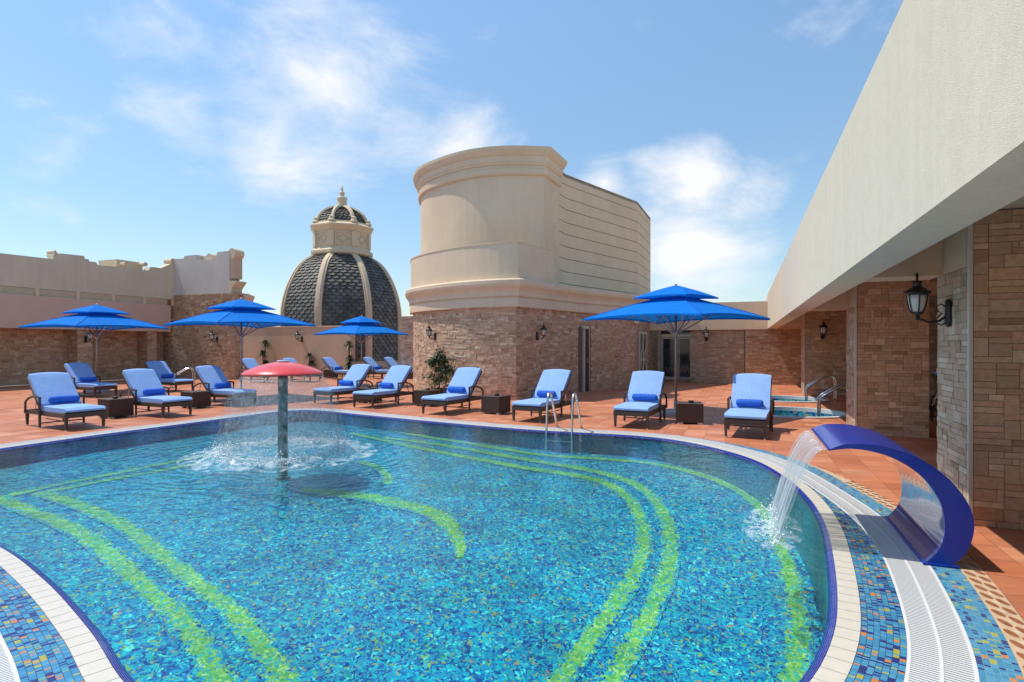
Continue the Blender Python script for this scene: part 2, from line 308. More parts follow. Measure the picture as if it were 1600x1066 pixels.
def pane_mat():
    m = bpy.data.materials.new('dark_pane'); m.use_nodes = True; t = m.node_tree; p = t.nodes['Principled BSDF']
    g = t.nodes.new('ShaderNodeNewGeometry'); n = t.nodes.new('ShaderNodeTexNoise'); n.inputs['Scale'].default_value = 3; t.links.new(g.outputs['Position'], n.inputs['Vector'])
    t.links.new(ramp(t, n.outputs['Fac'], [(.3, (.02, .025, .03)), (.7, (.06, .075, .085))], 'LINEAR'), p.inputs['Base Color']); p.inputs['Roughness'].default_value = .06
    return m
M['pane'] = pane_mat()

# ------------------------------------------------------------------ mesh building
class MB:
    def __init__(s): s.v = []; s.f = []; s.c = []; s.uv = {}; s.cur = None
    def face(s, pts, uv=None):
        i = len(s.v); s.v += [tuple(p) for p in pts]; s.f.append(tuple(range(i, i+len(pts)))); s.c.append(s.cur)
        if uv: s.uv[len(s.f)-1] = uv
    def box(s, lo, hi, bevel=0):
        (a, b, c), (d, e, f) = lo, hi
        if bevel:
            k = bevel; i = len(s.v)
            for (x, y) in ((a+k, b), (d-k, b), (d, b+k), (d, e-k), (d-k, e), (a+k, e), (a, e-k), (a, b+k)): s.v += [(x, y, c+k), (x, y, f-k)]
            for (x, y) in ((a+k, b+k), (d-k, b+k), (d-k, e-k), (a+k, e-k)): s.v += [(x, y, c), (x, y, f)]
            for j in range(8):
                p, q = i+2*j, i+2*((j+1) % 8); s.add((p, q, q+1, p+1))
            o = i+16
            s.add((o+1, o+3, o+5, o+7)); s.add((o, o+6, o+4, o+2))
            for k2, (p, q) in enumerate(((0, 1), (2, 3), (4, 5), (6, 7))):
                A, B = i+2*p, i+2*q; C, D = o+2*k2, o+2*((k2+1) % 4)
                s.add((A+1, B+1, D+1, C+1)); s.add((A, C, D, B))
                A2 = i+2*((p-1) % 8); s.add((A2+1, A+1, C+1)); s.add((A2, C, A))
            return
        i = len(s.v); s.v += [(a, b, c), (d, b, c), (d, e, c), (a, e, c), (a, b, f), (d, b, f), (d, e, f), (a, e, f)]
        for q in ((0, 3, 2, 1), (4, 5, 6, 7), (0, 1, 5, 4), (1, 2, 6, 5), (2, 3, 7, 6), (3, 0, 4, 7)): s.add(tuple(i+k for k in q))
    def add(s, f): s.f.append(f); s.c.append(s.cur)
    def prism(s, poly, fn, t0, t1):
        """poly (a,b) extruded t0..t1; fn(a,b,t) -> point"""
        n = len(poly); i = len(s.v)
        s.v += [tuple(fn(a, b, t0)) for a, b in poly]+[tuple(fn(a, b, t1)) for a, b in poly]
        s.add(tuple(range(i, i+n))); s.add(tuple(range(i+2*n-1, i+n-1, -1)))
        for k in range(n): s.add((i+k, i+(k+1) % n, i+n+(k+1) % n, i+n+k))
    def tube(s, pts, r, n=8, cap=True):
        pts = [Vector(p) for p in pts]; rr = r if isinstance(r, (list, tuple)) else [r]*len(pts)
        rings = []; up = Vector((0, 0, 1)); prev = None
        for k, p in enumerate(pts):
            d = (pts[min(k+1, len(pts)-1)]-pts[max(k-1, 0)]).normalized()
            if prev is None:
                a = d.cross(up); a = d.cross(Vector((1, 0, 0))) if a.length < .05 else a
            else: a = prev-d*prev.dot(d)
            a.normalize(); prev = a; b = d.cross(a); i = len(s.v)
            s.v += [tuple(p+(a*math.cos(2*math.pi*j/n)+b*math.sin(2*math.pi*j/n))*rr[k]) for j in range(n)]; rings.append(i)
        for p, q in zip(rings, rings[1:]):
            for j in range(n): s.add((p+j, p+(j+1) % n, q+(j+1) % n, q+j))
        if cap: s.add(tuple(rings[0]+j for j in range(n-1, -1, -1))); s.add(tuple(rings[-1]+j for j in range(n)))
    def lathe(s, prof, n=24, c=(0, 0, 0), ph=0, cap=True, sy=1):
        rings = []
        for r, z in prof:
            i = len(s.v); s.v += [(c[0]+r*math.cos(ph+2*math.pi*j/n), c[1]+sy*r*math.sin(ph+2*math.pi*j/n), c[2]+z) for j in range(n)]; rings.append(i)
        for p, q in zip(rings, rings[1:]):
            for j in range(n): s.add((p+j, p+(j+1) % n, q+(j+1) % n, q+j))
        if cap: s.add(tuple(rings[0]+j for j in range(n-1, -1, -1))); s.add(tuple(rings[-1]+j for j in range(n)))
    def sweep(s, path, prof, closed=False):
        """path [(x,y)], prof [(offset outward, z)]; outward is to the right of the direction of travel"""
        nm = path_normals(path, closed); rings = []
        for (x, y), (nx, ny) in zip(path, nm):
            i = len(s.v); s.v += [(x+nx*o, y+ny*o, z) for o, z in prof]; rings.append(i)
        prs = list(zip(rings, rings[1:]))
        if closed: prs.append((rings[-1], rings[0]))
        for p, q in prs:
            for j in range(len(prof)-1): s.add((p+j, q+j, q+j+1, p+j+1))
    def blob(s, c, r, k=1):
        t = (1+5**.5)/2
        V = [(-1, t, 0), (1, t, 0), (-1, -t, 0), (1, -t, 0), (0, -1, t), (0, 1, t), (0, -1, -t), (0, 1, -t), (t, 0, -1), (t, 0, 1), (-t, 0, -1), (-t, 0, 1)]
        Fc = [(0, 11, 5), (0, 5, 1), (0, 1, 7), (0, 7, 10), (0, 10, 11), (1, 5, 9), (5, 11, 4), (11, 10, 2), (10, 7, 6), (7, 1, 8), (3, 9, 4), (3, 4, 2), (3, 2, 6), (3, 6, 8), (3, 8, 9), (4, 9, 5), (2, 4, 11), (6, 2, 10), (8, 6, 7), (9, 8, 1)]
        i = len(s.v); q = r/1.9; s.v += [(c[0]+x*q, c[1]+y*q, c[2]+z*q*k) for x, y, z in V]
        for f in Fc: s.add(tuple(i+a for a in f))
    def mesh(s, name, m, smooth=False):
        me = bpy.data.meshes.new(name); me.from_pydata(s.v, [], s.f); me.materials.append(m)
        if any(c is not None for c in s.c):
            ca = me.color_attributes.new('Col', 'FLOAT_COLOR', 'CORNER'); d = []
            for pl, c in zip(me.polygons, s.c): d += [*(c or (1, 1, 1)), 1]*pl.loop_total
            ca.data.foreach_set('color', d)
        if s.uv:
            ul = me.uv_layers.new(name='UVMap'); d = []
            for k, pl in enumerate(me.polygons):
                q = s.uv.get(k)
                for j in range(pl.loop_total): d += list(q[j]) if q else [0, 0]
            ul.data.foreach_set('uv', d)
        if smooth: me.polygons.foreach_set('use_smooth', [True]*len(me.polygons))
        me.validate(); me.update(); return me
    def build(s, name, m, parent=None, smooth=False, kind=None):
        return link(name, s.mesh(name, m, smooth), parent, kind)
def path_normals(path, closed=False):
    n = len(path); out = []
    for k in range(n):
        if closed: a, b, c = path[k-1], path[k], path[(k+1) % n]
        else: a, b, c = path[max(k-1, 0)], path[k], path[min(k+1, n-1)]
        ns = []
        for p, q in ((a, b), (b, c)):
            dx, dy = q[0]-p[0], q[1]-p[1]; l = math.hypot(dx, dy)
            if l > 1e-9: ns.append((dy/l, -dx/l))
        if len(ns) == 1: out.append(ns[0]); continue
        mx_, my_ = ns[0][0]+ns[1][0], ns[0][1]+ns[1][1]; l2 = mx_*mx_+my_*my_
        k2 = 2/l2 if l2 > .2 else 10
        out.append((mx_*k2, my_*k2))
    return out
def link(name, me, parent=None, kind=None):
    o = bpy.data.objects.new(name, me); col.objects.link(o)
    if parent: o.parent = parent
    if kind: o['kind'] = kind
    return o
def tag(o, label, cat=None, group=None, kind=None):
    o['label'] = label
    if cat: o['category'] = cat
    if group: o['group'] = group
    if kind: o['kind'] = kind
    return o
def thing(name, label, cat, loc=(0, 0, 0), rz=0, group=None, kind=None):
    o = bpy.data.objects.new(name, None); col.objects.link(o); o.location = loc; o.rotation_euler = (0, 0, rz); o.empty_display_size = .2
    return tag(o, label, cat, group, kind)
KIDS = {}
def copy_tree(o, parent=None, depth=0):
    c = o.copy(); col.objects.link(c); c.parent = parent
    for ch in o.children: copy_tree(ch, c, depth+1)
    return c
def catmull(pts, step=.1, closed=True):
    n = len(pts); out = []
    rng = range(n) if closed else range(n-1)
    for i in rng:
        if closed: p = [Vector(pts[(i+k-1) % n]) for k in range(4)]
        else: p = [Vector(pts[min(max(i+k-1, 0), n-1)]) for k in range(4)]
        m = max(2, int((p[2]-p[1]).length/step))
        for j in range(m):
            t = j/m
            out.append(.5*((2*p[1])+(p[2]-p[0])*t+(2*p[0]-5*p[1]+4*p[2]-p[3])*t*t+(3*p[1]-p[0]-3*p[2]+p[3])*t**3))
    if not closed: out.append(Vector(pts[-1]))
    return [tuple(q) for q in out]
def resample(pts, step, closed):
    P = [Vector(p) for p in pts]
    if closed: P = P+[P[0]]
    L = [0]
    for a, b in zip(P, P[1:]): L.append(L[-1]+(b-a).length)
    n = max(2, round(L[-1]/step)); out = []; k = 0
    for i in range(n if closed else n+1):
        s = L[-1]*i/n
        while k < len(L)-2 and L[k+1] < s: k += 1
        t = (s-L[k])/max(1e-9, L[k+1]-L[k]); out.append(tuple(P[k].lerp(P[k+1], min(1, t))))
    return out

# ------------------------------------------------------------------ far ground
b = MB(); b.face([(-2500, -2500, -24), (2500, -2500, -24), (2500, 2500, -24), (-2500, 2500, -24)])
g_ = b.build('ground', mat('sandy_ground', (.33, .28, .21), .95, var=.25, vscale=.02)); g_['kind'] = 'structure'; g_['label'] = 'sandy city ground far below the roof terrace'

# ------------------------------------------------------------------ pool outline (v, u)
OUT = [(-8.9, 10.72), (-7.6, 10.42), (-6.0, 10.08), (-4.6, 9.82), (-3.4, 9.68), (-2.5, 9.70), (-1.7, 9.70), (-1.0, 9.46), (-.36, 8.9), (.12, 8.17), (.42, 7.2), (.56, 6.3), (.59, 5.5), (.55, 4.73), (.47, 3.91), (.37, 3.35), (.2, 2.84), (-.08, 2.35), (-.5, 1.92), (-1.1, 1.66), (-1.8, 1.62), (-2.5, 1.77), (-3.2, 2.04), (-4.2, 2.37), (-5.3, 2.64), (-7.0, 2.85), (-8.8, 2.9), (-9.75, 3.1), (-10.05, 3.75), (-10.08, 5), (-10.1, 6.5), (-10.02, 8), (-9.95, 9.4), (-9.85, 10.3), (-9.55, 10.72)]
OUT = [tuple(W(v, u).xy) for v, u in OUT]
PATH = resample(catmull(OUT, .05), .12, True)           # runs clockwise: right-hand normals would point inward
NP = len(PATH)
def out_normals():
    nm = path_normals(PATH, True); return [(-x, -y) for x, y in nm]
ON = out_normals()
area = sum(PATH[i][0]*PATH[(i+1) % NP][1]-PATH[(i+1) % NP][0]*PATH[i][1] for i in range(NP))
if area > 0: ON = [(-x, -y) for x, y in ON]
SV = [S(*p) for p in PATH]
def smooth(a, b, x):
    t = min(1, max(0, (x-a)/(b-a))); return t*t*(3-2*t)
def widths(k):
    v, u = SV[k]
    near = 0.0                                           # 1 along the near right curve, 0 along the far sides
    if v > -1.6: near = 1-smooth(4.6, 7.3, u)
    elif u < 5 and v > -9: near = 1
    m2 = 1-smooth(8.6, 9.75, u) if v > -2.2 else (1 if (u < 5 and v > -9) else 0)
    pb = 1-smooth(6.8, 8.4, u) if v > -2.2 else (1 if (u < 5 and v > -9) else 0)
    return [.05, .115, .20*near, .27, .165*m2, .135*pb]
EDGE = []
for k in range(NP):
    w = widths(k); a = [0]
    for x in w: a.append(a[-1]+x)
    EDGE.append(a)
def off(k, d, z=0): return (PATH[k][0]+ON[k][0]*d, PATH[k][1]+ON[k][1]*d, z)
def in_view(p, margin=.06):
    x, y, z = p
    if y < .4: return False
    px = x/y*F/1600; py = (z-H)/y*F/1600
    return abs(px) < .5+margin and abs(py) < .34+margin
CUM = [0]
for k in range(NP): CUM.append(CUM[-1]+math.dist(PATH[k], PATH[(k+1) % NP]))

pool = thing('pool_edge', 'ivory, cobalt and mosaic edging round the curved swimming pool', 'pool edge', (0, 0, 0), kind='structure')
def split_tiles(name, label_none, i0, z0, z1, mtl, gap=.0025, drop=.03):
    items = []
    for k in range(NP):
        j = (k+1) % NP
        a0, a1 = EDGE[k][i0], EDGE[k][i0+1]
        A, B = Vector(PATH[k]), Vector(PATH[j]); g = gap/max(1e-6, (B-A).length)
        def P(f, d, z):
            n = Vector(ON[k]).lerp(Vector(ON[j]), f); p = A.lerp(B, f)+n*d; return (p.x, p.y, z)
        items.append((k, [P(g, a0, z0), P(1-g, a0, z0), P(1-g, a1-gap, z1), P(g, a1-gap, z1)]))
    vis = sorted([it for it in items if in_view(it[1][0])], key=lambda it: math.hypot(it[1][0][0], it[1][0][1]))[:290]
    ids = {it[0] for it in vis}
    rest = MB()
    for k, q in items:
        lo = [(x, y, z-drop) for x, y, z in q]
        bb = rest if k not in ids else MB()
        i = len(bb.v); bb.v += q+lo
        for f in ((0, 1, 2, 3), (0, 4, 5, 1), (1, 5, 6, 2), (2, 6, 7, 3), (3, 7, 4, 0)): bb.add(tuple(i+a for a in f))
        if k in ids: bb.build(name, mtl, pool)
    rest.build(name+'_run', mtl, pool, kind='stuff')
split_tiles('nosing_tile', None, 0, -.028, -.004, M['blue_tile'])
split_tiles('coping_tile', None, 1, .0, .0, M['white_tile'])
# pale joints below nosing and coping, and the ribs of the nosing
b = MB()
for k in range(NP):
    j = (k+1) % NP
    b.face([off(k, 0, -.031), off(j, 0, -.031), off(j, EDGE[j][1], -.007), off(k, EDGE[k][1], -.007)])
    b.face([off(k, EDGE[k][1], -.006), off(j, EDGE[j][1], -.006), off(j, EDGE[j][2], -.006), off(k, EDGE[k][2], -.006)])
b.build('tile_joint', M['tile_line'], pool)
b = MB()
for r_ in (.012, .021, .030, .039):
    for k in range(NP):
        if not in_view(off(k, 0)) or math.hypot(*PATH[k]) > 6: continue
        j = (k+1) % NP; z = -.0275+.024*r_/.05+.0006
        b.face([off(k, r_-.0011, z), off(j, r_-.0011, z), off(j, r_+.0011, z+.0005), off(k, r_+.0011, z+.0005)])
b.build('nosing_rib', mat('rib_blue', (.10, .13, .42), .4), pool, kind='stuff')
def band(i, mtl, name, z=0.0):
    b = MB()
    for k in range(NP):
        j = (k+1) % NP
        a0, a1, c0, c1 = EDGE[k][i], EDGE[k][i+1], EDGE[j][i], EDGE[j][i+1]
        if a1-a0 < .004 and c1-c0 < .004: continue
        s0, s1 = CUM[k], CUM[k+1]; w = max((.20, .165)[i > 3], .01)
        b.face([off(k, a0, z), off(j, c0, z), off(j, c1, z), off(k, a1, z)], [(s0, 0), (s1, 0), (s1, (c1-c0)/w), (s0, (a1-a0)/w)])
    return b.build(name, mtl, pool)
band(2, M['mosaic_inner'], 'mosaic_band', .0005); band(4, M['mosaic_outer'], 'mosaic_band', .0005)
# overflow grate: dark channel, two rims, centre rib, many slats
ch = MB(); sl_ = MB(); rim = MB()
for k in range(NP):
    j = (k+1) % NP; a, c = EDGE[k], EDGE[j]
    ch.face([off(k, a[3], -.05), off(j, c[3], -.05), off(j, c[4], -.05), off(k, a[4], -.05)])
    for (f0, f1, zz) in ((0, .016, .001), (.128, .142, .0015), (.254, .27, .001)):
        q = [off(k, a[3]+f0, zz), off(j, c[3]+f0, zz), off(j, c[3]+f1, zz), off(k, a[3]+f1, zz)]; rim.face(q)
        for e0, e1 in ((0, 1), (3, 2)):
            rim.face([q[e0], q[e1], (*q[e1][:2], -.05), (*q[e0][:2], -.05)])
    for f in range(6):
        t0, t1 = f/6+.02, f/6+.115
        def P(t, d, z):
            p = Vector(off(k, a[3]+d, z)).lerp(Vector(off(j, c[3]+d, z)), t); return tuple(p)
        q = [P(t0, .016, 0), P(t1, .016, 0), P(t1, .254, 0), P(t0, .254, 0)]
        sl_.face(q)
        if math.hypot(*PATH[k]) < 6:
            sl_.face([q[0], q[3], (*q[3][:2], -.02), (*q[0][:2], -.02)]); sl_.face([q[1], q[2], (*q[2][:2], -.02), (*q[1][:2], -.02)])
ch.build('grate_channel', M['channel'], pool); rim.build('grate_rim', M['grate'], pool); sl_.build('grate_slats', M['grate'], pool, kind='stuff')
# glazed border outside: beige ground, brown lenses and pale diamonds
band(5, M['beige_tile'], 'border_tile', .0)
cnt = 0
lens_me = {}
for k in range(NP):
    a = EDGE[k]
    if a[6]-a[5] < .12 or not in_view(off(k, a[5])) or math.hypot(*off(k, a[5])[:2]) > 8: continue
    t = Vector((-ON[k][1], ON[k][0])); n = Vector(ON[k])
    for (s_, d_, kind) in ((0, .038, 'lens'), (.06, .100, 'lens'), (.028, .068, 'diamond')):
        c = Vector(PATH[k])+n*(a[5]+d_)+t*s_
        if kind not in lens_me:
            bb = MB()
            if kind == 'lens': bb.face([(.048*math.cos(q*math.pi/8), .020*math.sin(q*math.pi/8), 0) for q in range(16)])
            else: bb.face([(-.024, 0, 0), (0, -.011, 0), (.024, 0, 0), (0, .011, 0)])
            lens_me[kind] = bb.mesh(kind+'_tile', M['brown_glaze'] if kind == 'lens' else M['white_tile'])
        o = link('border_'+kind, lens_me[kind], pool); o.location = (c.x, c.y, .0012); o.rotation_euler = (0, 0, math.atan2(t.y, t.x)+.45)

# ------------------------------------------------------------------ pool floor, walls, water
def depth(X, Y):
    v, u = S(X, Y); r2 = (v+.5)**2+(u-3.5)**2
    return .27+.62*math.exp(-r2/21)
def floor_px(x, y):
    d = .5
    for _ in range(30):
        p = G(x, y, -d); d = .6*d+.4*depth(p.x, p.y)
    return p
def inside(p, poly):
    c = False; n = len(poly); j = n-1
    for i in range(n):
        if (poly[i][1] > p[1]) != (poly[j][1] > p[1]) and p[0] < (poly[j][0]-poly[i][0])*(p[1]-poly[i][1])/(poly[j][1]-poly[i][1])+poly[i][0]: c = not c
        j = i
    return c
BIG = [off(k, .35)[:2] for k in range(0, NP, 3)]
b = MB(); st = .25; ids = {}
xs = [p[0] for p in PATH]; ys = [p[1] for p in PATH]
def fv(i, j):
    if (i, j) not in ids:
        x, y = min(xs)-.5+i*st, min(ys)-.5+j*st; ids[(i, j)] = len(b.v); b.v.append((x, y, -depth(x, y)))
    return ids[(i, j)]
for i in range(int((max(xs)-min(xs)+1)/st)+1):
    for j in range(int((max(ys)-min(ys)+1)/st)+1):
        if inside((min(xs)-.5+(i+.5)*st, min(ys)-.5+(j+.5)*st), BIG): b.add((fv(i, j), fv(i+1, j), fv(i+1, j+1), fv(i, j+1)))
pf = b.build('pool_floor', M['pool_floor'], smooth=True); tag(pf, 'blue and turquoise glass mosaic floor of the swimming pool', 'pool floor', kind='structure')
b = MB()
for k in range(NP):
    j = (k+1) % NP
    b.face([off(k, .004, -1.1), off(j, .004, -1.1), off(j, .004, -.029), off(k, .004, -.029)])
b.build('pool_wall', M['pool_wall'], pf)
STR = [([(528, 657), (640, 678), (700, 688), (812, 706), (869, 713), (950, 718), (1020, 725), (1090, 741), (1145, 762), (1190, 795), (1218, 850), (1236, 905), (1246, 960), (1246, 1010), (1236, 1066), (1220, 1110)], .10),
       ([(600, 684), (687, 695), (780, 711), (844, 722), (900, 731), (950, 742), (1000, 761), (1035, 800), (1048, 850), (1040, 900), (1012, 965), (972, 1035), (940, 1090)], .11),
       ([(547, 677), (630, 695), (700, 709), (812, 730), (880, 740), (937, 752), (975, 773), (1000, 808), (1006, 850), (990, 900), (950, 960), (900, 1030), (862, 1085)], .11),
       ([(470, 764), (500, 769), (562, 775), (625, 787), (672, 800), (700, 819), (716, 846), (718, 872)], .125),
       ([(560, 722), (581, 727), (603, 741), (606, 757)], .09),
       ([(-30, 783), (0, 778), (80, 760), (180, 740), (280, 720), (330, 711)], .09), ([(50, 774), (150, 754), (276, 731), (310, 725)], .08),
       ([(-20, 776), (0, 780), (40, 796), (100, 820), (160, 856), (220, 912), (272, 956), (320, 1020), (352, 1085)], .12),
       ([(66, 771), (140, 796), (200, 826), (248, 864), (304, 908), (368, 960), (416, 1020), (458, 1085)], .12)]
for pts, w in STR:
    pl = resample(catmull([tuple(floor_px(*p).xy) for p in pts], .1, False), .12, False); nm = path_normals(pl); b = MB()
    wob = [w/2*2.05*(1+.15*mnoise.noise(Vector((p[0]*3, p[1]*3, w))))*(1 if w != .125 else 1.5*math.sin(math.pi*(.22+.74*i_/len(pl)))**.8) for i_, p in enumerate(pl)]
    for k in range(len(pl)-1):
        q = []
        for kk, s_ in ((k, -1), (k, 1), (k+1, 1), (k+1, -1)):
            x, y = pl[kk][0]+nm[kk][0]*wob[kk]*s_, pl[kk][1]+nm[kk][1]*wob[kk]*s_; q.append((x, y, -depth(x, y)+.006))
        b.face(q, [(k*.1, -1), (k*.1, 1), (k*.1+.1, 1), (k*.1+.1, -1)])
    b.build('mosaic_stripe', M['pool_stripe'], pf)
b = MB(); b.face([off(k, .012, -.015) for k in range(NP)][::-1] if area < 0 else [off(k, .012, -.015) for k in range(NP)])
wtr = b.build('pool_water', M['water']); assert wtr.data.polygons[0].normal.z > 0; tag(wtr, 'clear rippled water filling the curved swimming pool', 'water', kind='structure')

# ------------------------------------------------------------------ terracotta deck
SPA = [(14.4, 1.0, 1.05, .98), (17.95, 1.05, 1.0, .92)]      # (u, v, half length along v, half length along u)
TS = .338
BOUND = [(*off(k, EDGE[k][6]+.002)[:2], *ON[k]) for k in range(NP)]
BPOLY = [(q[0], q[1]) for q in BOUND]
import bisect
cells = {}
for q in BOUND: cells.setdefault((int(q[0]//.6), int(q[1]//.6)), []).append(q)
def near_bound(x, y):
    best = None; bd = 9; i, j = int(x//.6), int(y//.6)
    for a in (-1, 0, 1):
        for c in (-1, 0, 1):
            for q in cells.get((i+a, j+c), ()):
                d = (q[0]-x)**2+(q[1]-y)**2
                if d < bd: bd = d; best = q
    return best, bd**.5
def clip(poly, px, py, nx, ny):
    out = []
    for i in range(len(poly)):
        a, c = poly[i], poly[(i+1) % len(poly)]
        da = (a[0]-px)*nx+(a[1]-py)*ny; dc = (c[0]-px)*nx+(c[1]-py)*ny
        if da >= 0: out.append(a)
        if da*dc < 0:
            t = da/(da-dc); out.append((a[0]+(c[0]-a[0])*t, a[1]+(c[1]-a[1])*t))
    return out
deck = thing('deck', 'orange terracotta tile deck round the pool', 'deck', kind='structure')
tiles = []; gm = MB()
PALT = [tuple(1.12*x for x in c) for c in ((.44, .16, .082), (.46, .175, .09), (.41, .145, .072), (.49, .195, .105), (.43, .155, .078), (.50, .215, .12), (.40, .135, .066), (.45, .165, .084))]
for i in range(-80, 18):
    for j in range(-8, 92):
        v0, u0 = 1.42+i*TS, 4.35+j*TS
        if v0 < -26.5 or u0 > 31 or v0 > 5.6: continue
        cx, cy = W(v0+TS/2, u0+TS/2).xy
        if not in_view((cx, cy, 0), .35): continue
        def tp(g):
            poly = [tuple(W(a, c).xy) for a, c in ((v0+g, u0+g), (v0+TS-g, u0+g), (v0+TS-g, u0+TS-g), (v0+g, u0+TS-g))]
            nb, dist = near_bound(cx, cy)
            if nb and dist < TS: poly = clip(poly, *nb)
            elif inside((cx, cy), BPOLY): return []
            for (su, sv, rv, ru) in SPA:
                dv, du = v0+TS/2-sv, u0+TS/2-su; rr = math.hypot(dv/(rv+.13), du/(ru+.13))
                if rr > 1.5: continue
                if rr < .55: return []
                qv, qu = sv+dv/rr, su+du/rr; nv, nu = dv/(rv+.13)**2, du/(ru+.13)**2; l = math.hypot(nv, nu); nv /= l; nu /= l
                p = W(qv, qu); nw = W(nv, nu); poly = clip(poly, p.x, p.y, nw.x, nw.y)
            return poly
        q = tp(.0022)
        if len(q) < 3: continue
        tiles.append((math.hypot(cx, cy), q, random.choice(PALT)))
        q0 = tp(-.0005)
        if len(q0) >= 3: gm.face([(x, y, -.006) for x, y in q0])
tiles.sort(key=lambda t: (not in_view((t[1][0][0], t[1][0][1], 0), .0), t[0]))
rest = MB()
for n_, (d, q, c) in enumerate(tiles):
    k = random.uniform(.9, 1.1); c = tuple(x*k for x in c); single = n_ < 290
    bb = MB() if single else rest
    if not single: bb.cur = c
    z = random.uniform(-.0008, .0008); i = len(bb.v); m_ = len(q)
    bb.v += [(x, y, z) for x, y in q]+[(x, y, -.02) for x, y in q]
    bb.add(tuple(range(i, i+m_)))
    for a in range(m_): bb.add((i+a, i+m_+a, i+m_+(a+1) % m_, i+(a+1) % m_))
    if single: o = bb.build('floor_tile', M['tile_o'], deck); o.color = (*c, 1)
rest.build('floor_tiles', M['tile_a'], deck, kind='stuff'); gm.build('grout_bed', M['grout'], deck)
b = MB(); b.box((-45, -12, -1.6), (25, 60, -1.3)); b.build('roof_slab', M['concrete'], deck)

# ------------------------------------------------------------------ stone cladding
PALS = [(.49, .365, .265), (.46, .34, .245), (.54, .43, .325), (.42, .285, .195), (.34, .235, .15), (.50, .345, .255), (.46, .315, .225), (.58, .48, .37), (.44, .33, .24)]
WGT = [5, 5, 3, 3, 1.5, 4, 4, 2, 4]
SIZES = [(4, 1), (5, 1), (3, 1), (6, 1), (4, 2), (2, 2), (3, 2), (3, 3), (2, 4), (2, 1), (5, 2), (2, 3), (1, 1)]
SW =    [8, 8, 7, 5, 4, 3, 3, 1.2, 1, 3, 2.5, 1, .4]
def ashlar(Wd, Hg, mw=.052, mh=.052, seed=1, cut=None, dps=(.006, .010, .014, .018)):
    rnd = random.Random(seed); nx = max(1, round(Wd/mw)); nz = max(1, round(Hg/mh)); mw = Wd/nx; mh = Hg/nz
    occ = [[False]*nz for _ in range(nx)]; out = []
    for j in range(nz):
        for i in range(nx):
            if occ[i][j]: continue
            for _ in range(6):
                w, h = rnd.choices(SIZES, SW)[0]
                w = min(w, nx-i); h = min(h, nz-j)
                k = 0
                while k < w and not occ[i+k][j]: k += 1
                w = k
                if all(not occ[i+a][j+c] for a in range(w) for c in range(h)): break
            else: h = 1
            for a in range(w):
                for c in range(h): occ[i+a][j+c] = True
            if cut and cut((i+w/2)*mw, (j+h/2)*mh): continue
            c = rnd.choices(PALS, WGT)[0]; k = rnd.uniform(.88, 1.12)
            out.append((i*mw, j*mh, w*mw, h*mh, tuple(x*k for x in c), rnd.choice(dps)))
    return out
unit = MB(); unit.box((-.5, 0, -.5), (.5, 1, .5)); UNIT = unit.mesh('stone_block', M['stone_o'])
def clad(parent, P, Wd, Hg, seed, single=0, mw=.052, mh=.052, gap=.0022, tint=(1, 1, 1), cut=None, dps=(.006, .010, .014, .018)):
    """P(s) -> (x, y, heading) along a wall; outward is local -y turned by heading. single = how many become objects of their own"""
    pcs = ashlar(Wd, Hg, mw, mh, seed, cut, dps); rest = MB(); base = MB()
    if single: pcs.sort(key=lambda q: -(q[2]*q[3]))
    for n_, (s, z, w, h, c, dp) in enumerate(pcs):
        x, y, a = P(s+w/2); c = tuple(p*q for p, q in zip(c, tint))
        if n_ < single:
            o = link('stone_block', UNIT, parent); o.location = (x, y, z+h/2); o.rotation_euler = (0, 0, a)
            o.scale = (w-2*gap, -dp, h-2*gap); o.color = (*c, 1)
        else:
            rest.cur = c; ca, sa = math.cos(a), math.sin(a); i = len(rest.v)
            for (lx, ly, lz) in ((-w/2+gap, 0, gap), (w/2-gap, 0, gap), (w/2-gap, 0, h-gap), (-w/2+gap, 0, h-gap), (-w/2+gap, -dp, gap), (w/2-gap, -dp, gap), (w/2-gap, -dp, h-gap), (-w/2+gap, -dp, h-gap)):
                rest.v.append((x+lx*ca-ly*sa, y+lx*sa+ly*ca, z+lz))
            for f in ((4, 5, 6, 7), (0, 1, 5, 4), (1, 2, 6, 5), (2, 3, 7, 6), (3, 0, 4, 7)): rest.add(tuple(i+k for k in f))
    if rest.f: rest.build('stone_cladding', M['stone_a'], parent, kind='stuff')
def line(p, q):
    L = math.dist(p, q); a = math.atan2(q[1]-p[1], q[0]-p[0])
    return (lambda s: (p[0]+(q[0]-p[0])*s/L, p[1]+(q[1]-p[1])*s/L, a)), L
def poly_line(pts):
    L = [0]
    for a, c in zip(pts, pts[1:]): L.append(L[-1]+math.dist(a, c))
    def P(s):
        k = 0
        while k < len(pts)-2 and L[k+1] < s: k += 1
        a, c = pts[k], pts[k+1]; t = (s-L[k])/(L[k+1]-L[k])
        return (a[0]+(c[0]-a[0])*t, a[1]+(c[1]-a[1])*t, math.atan2(c[1]-a[1], c[0]-a[0]))
    return P, L[-1]

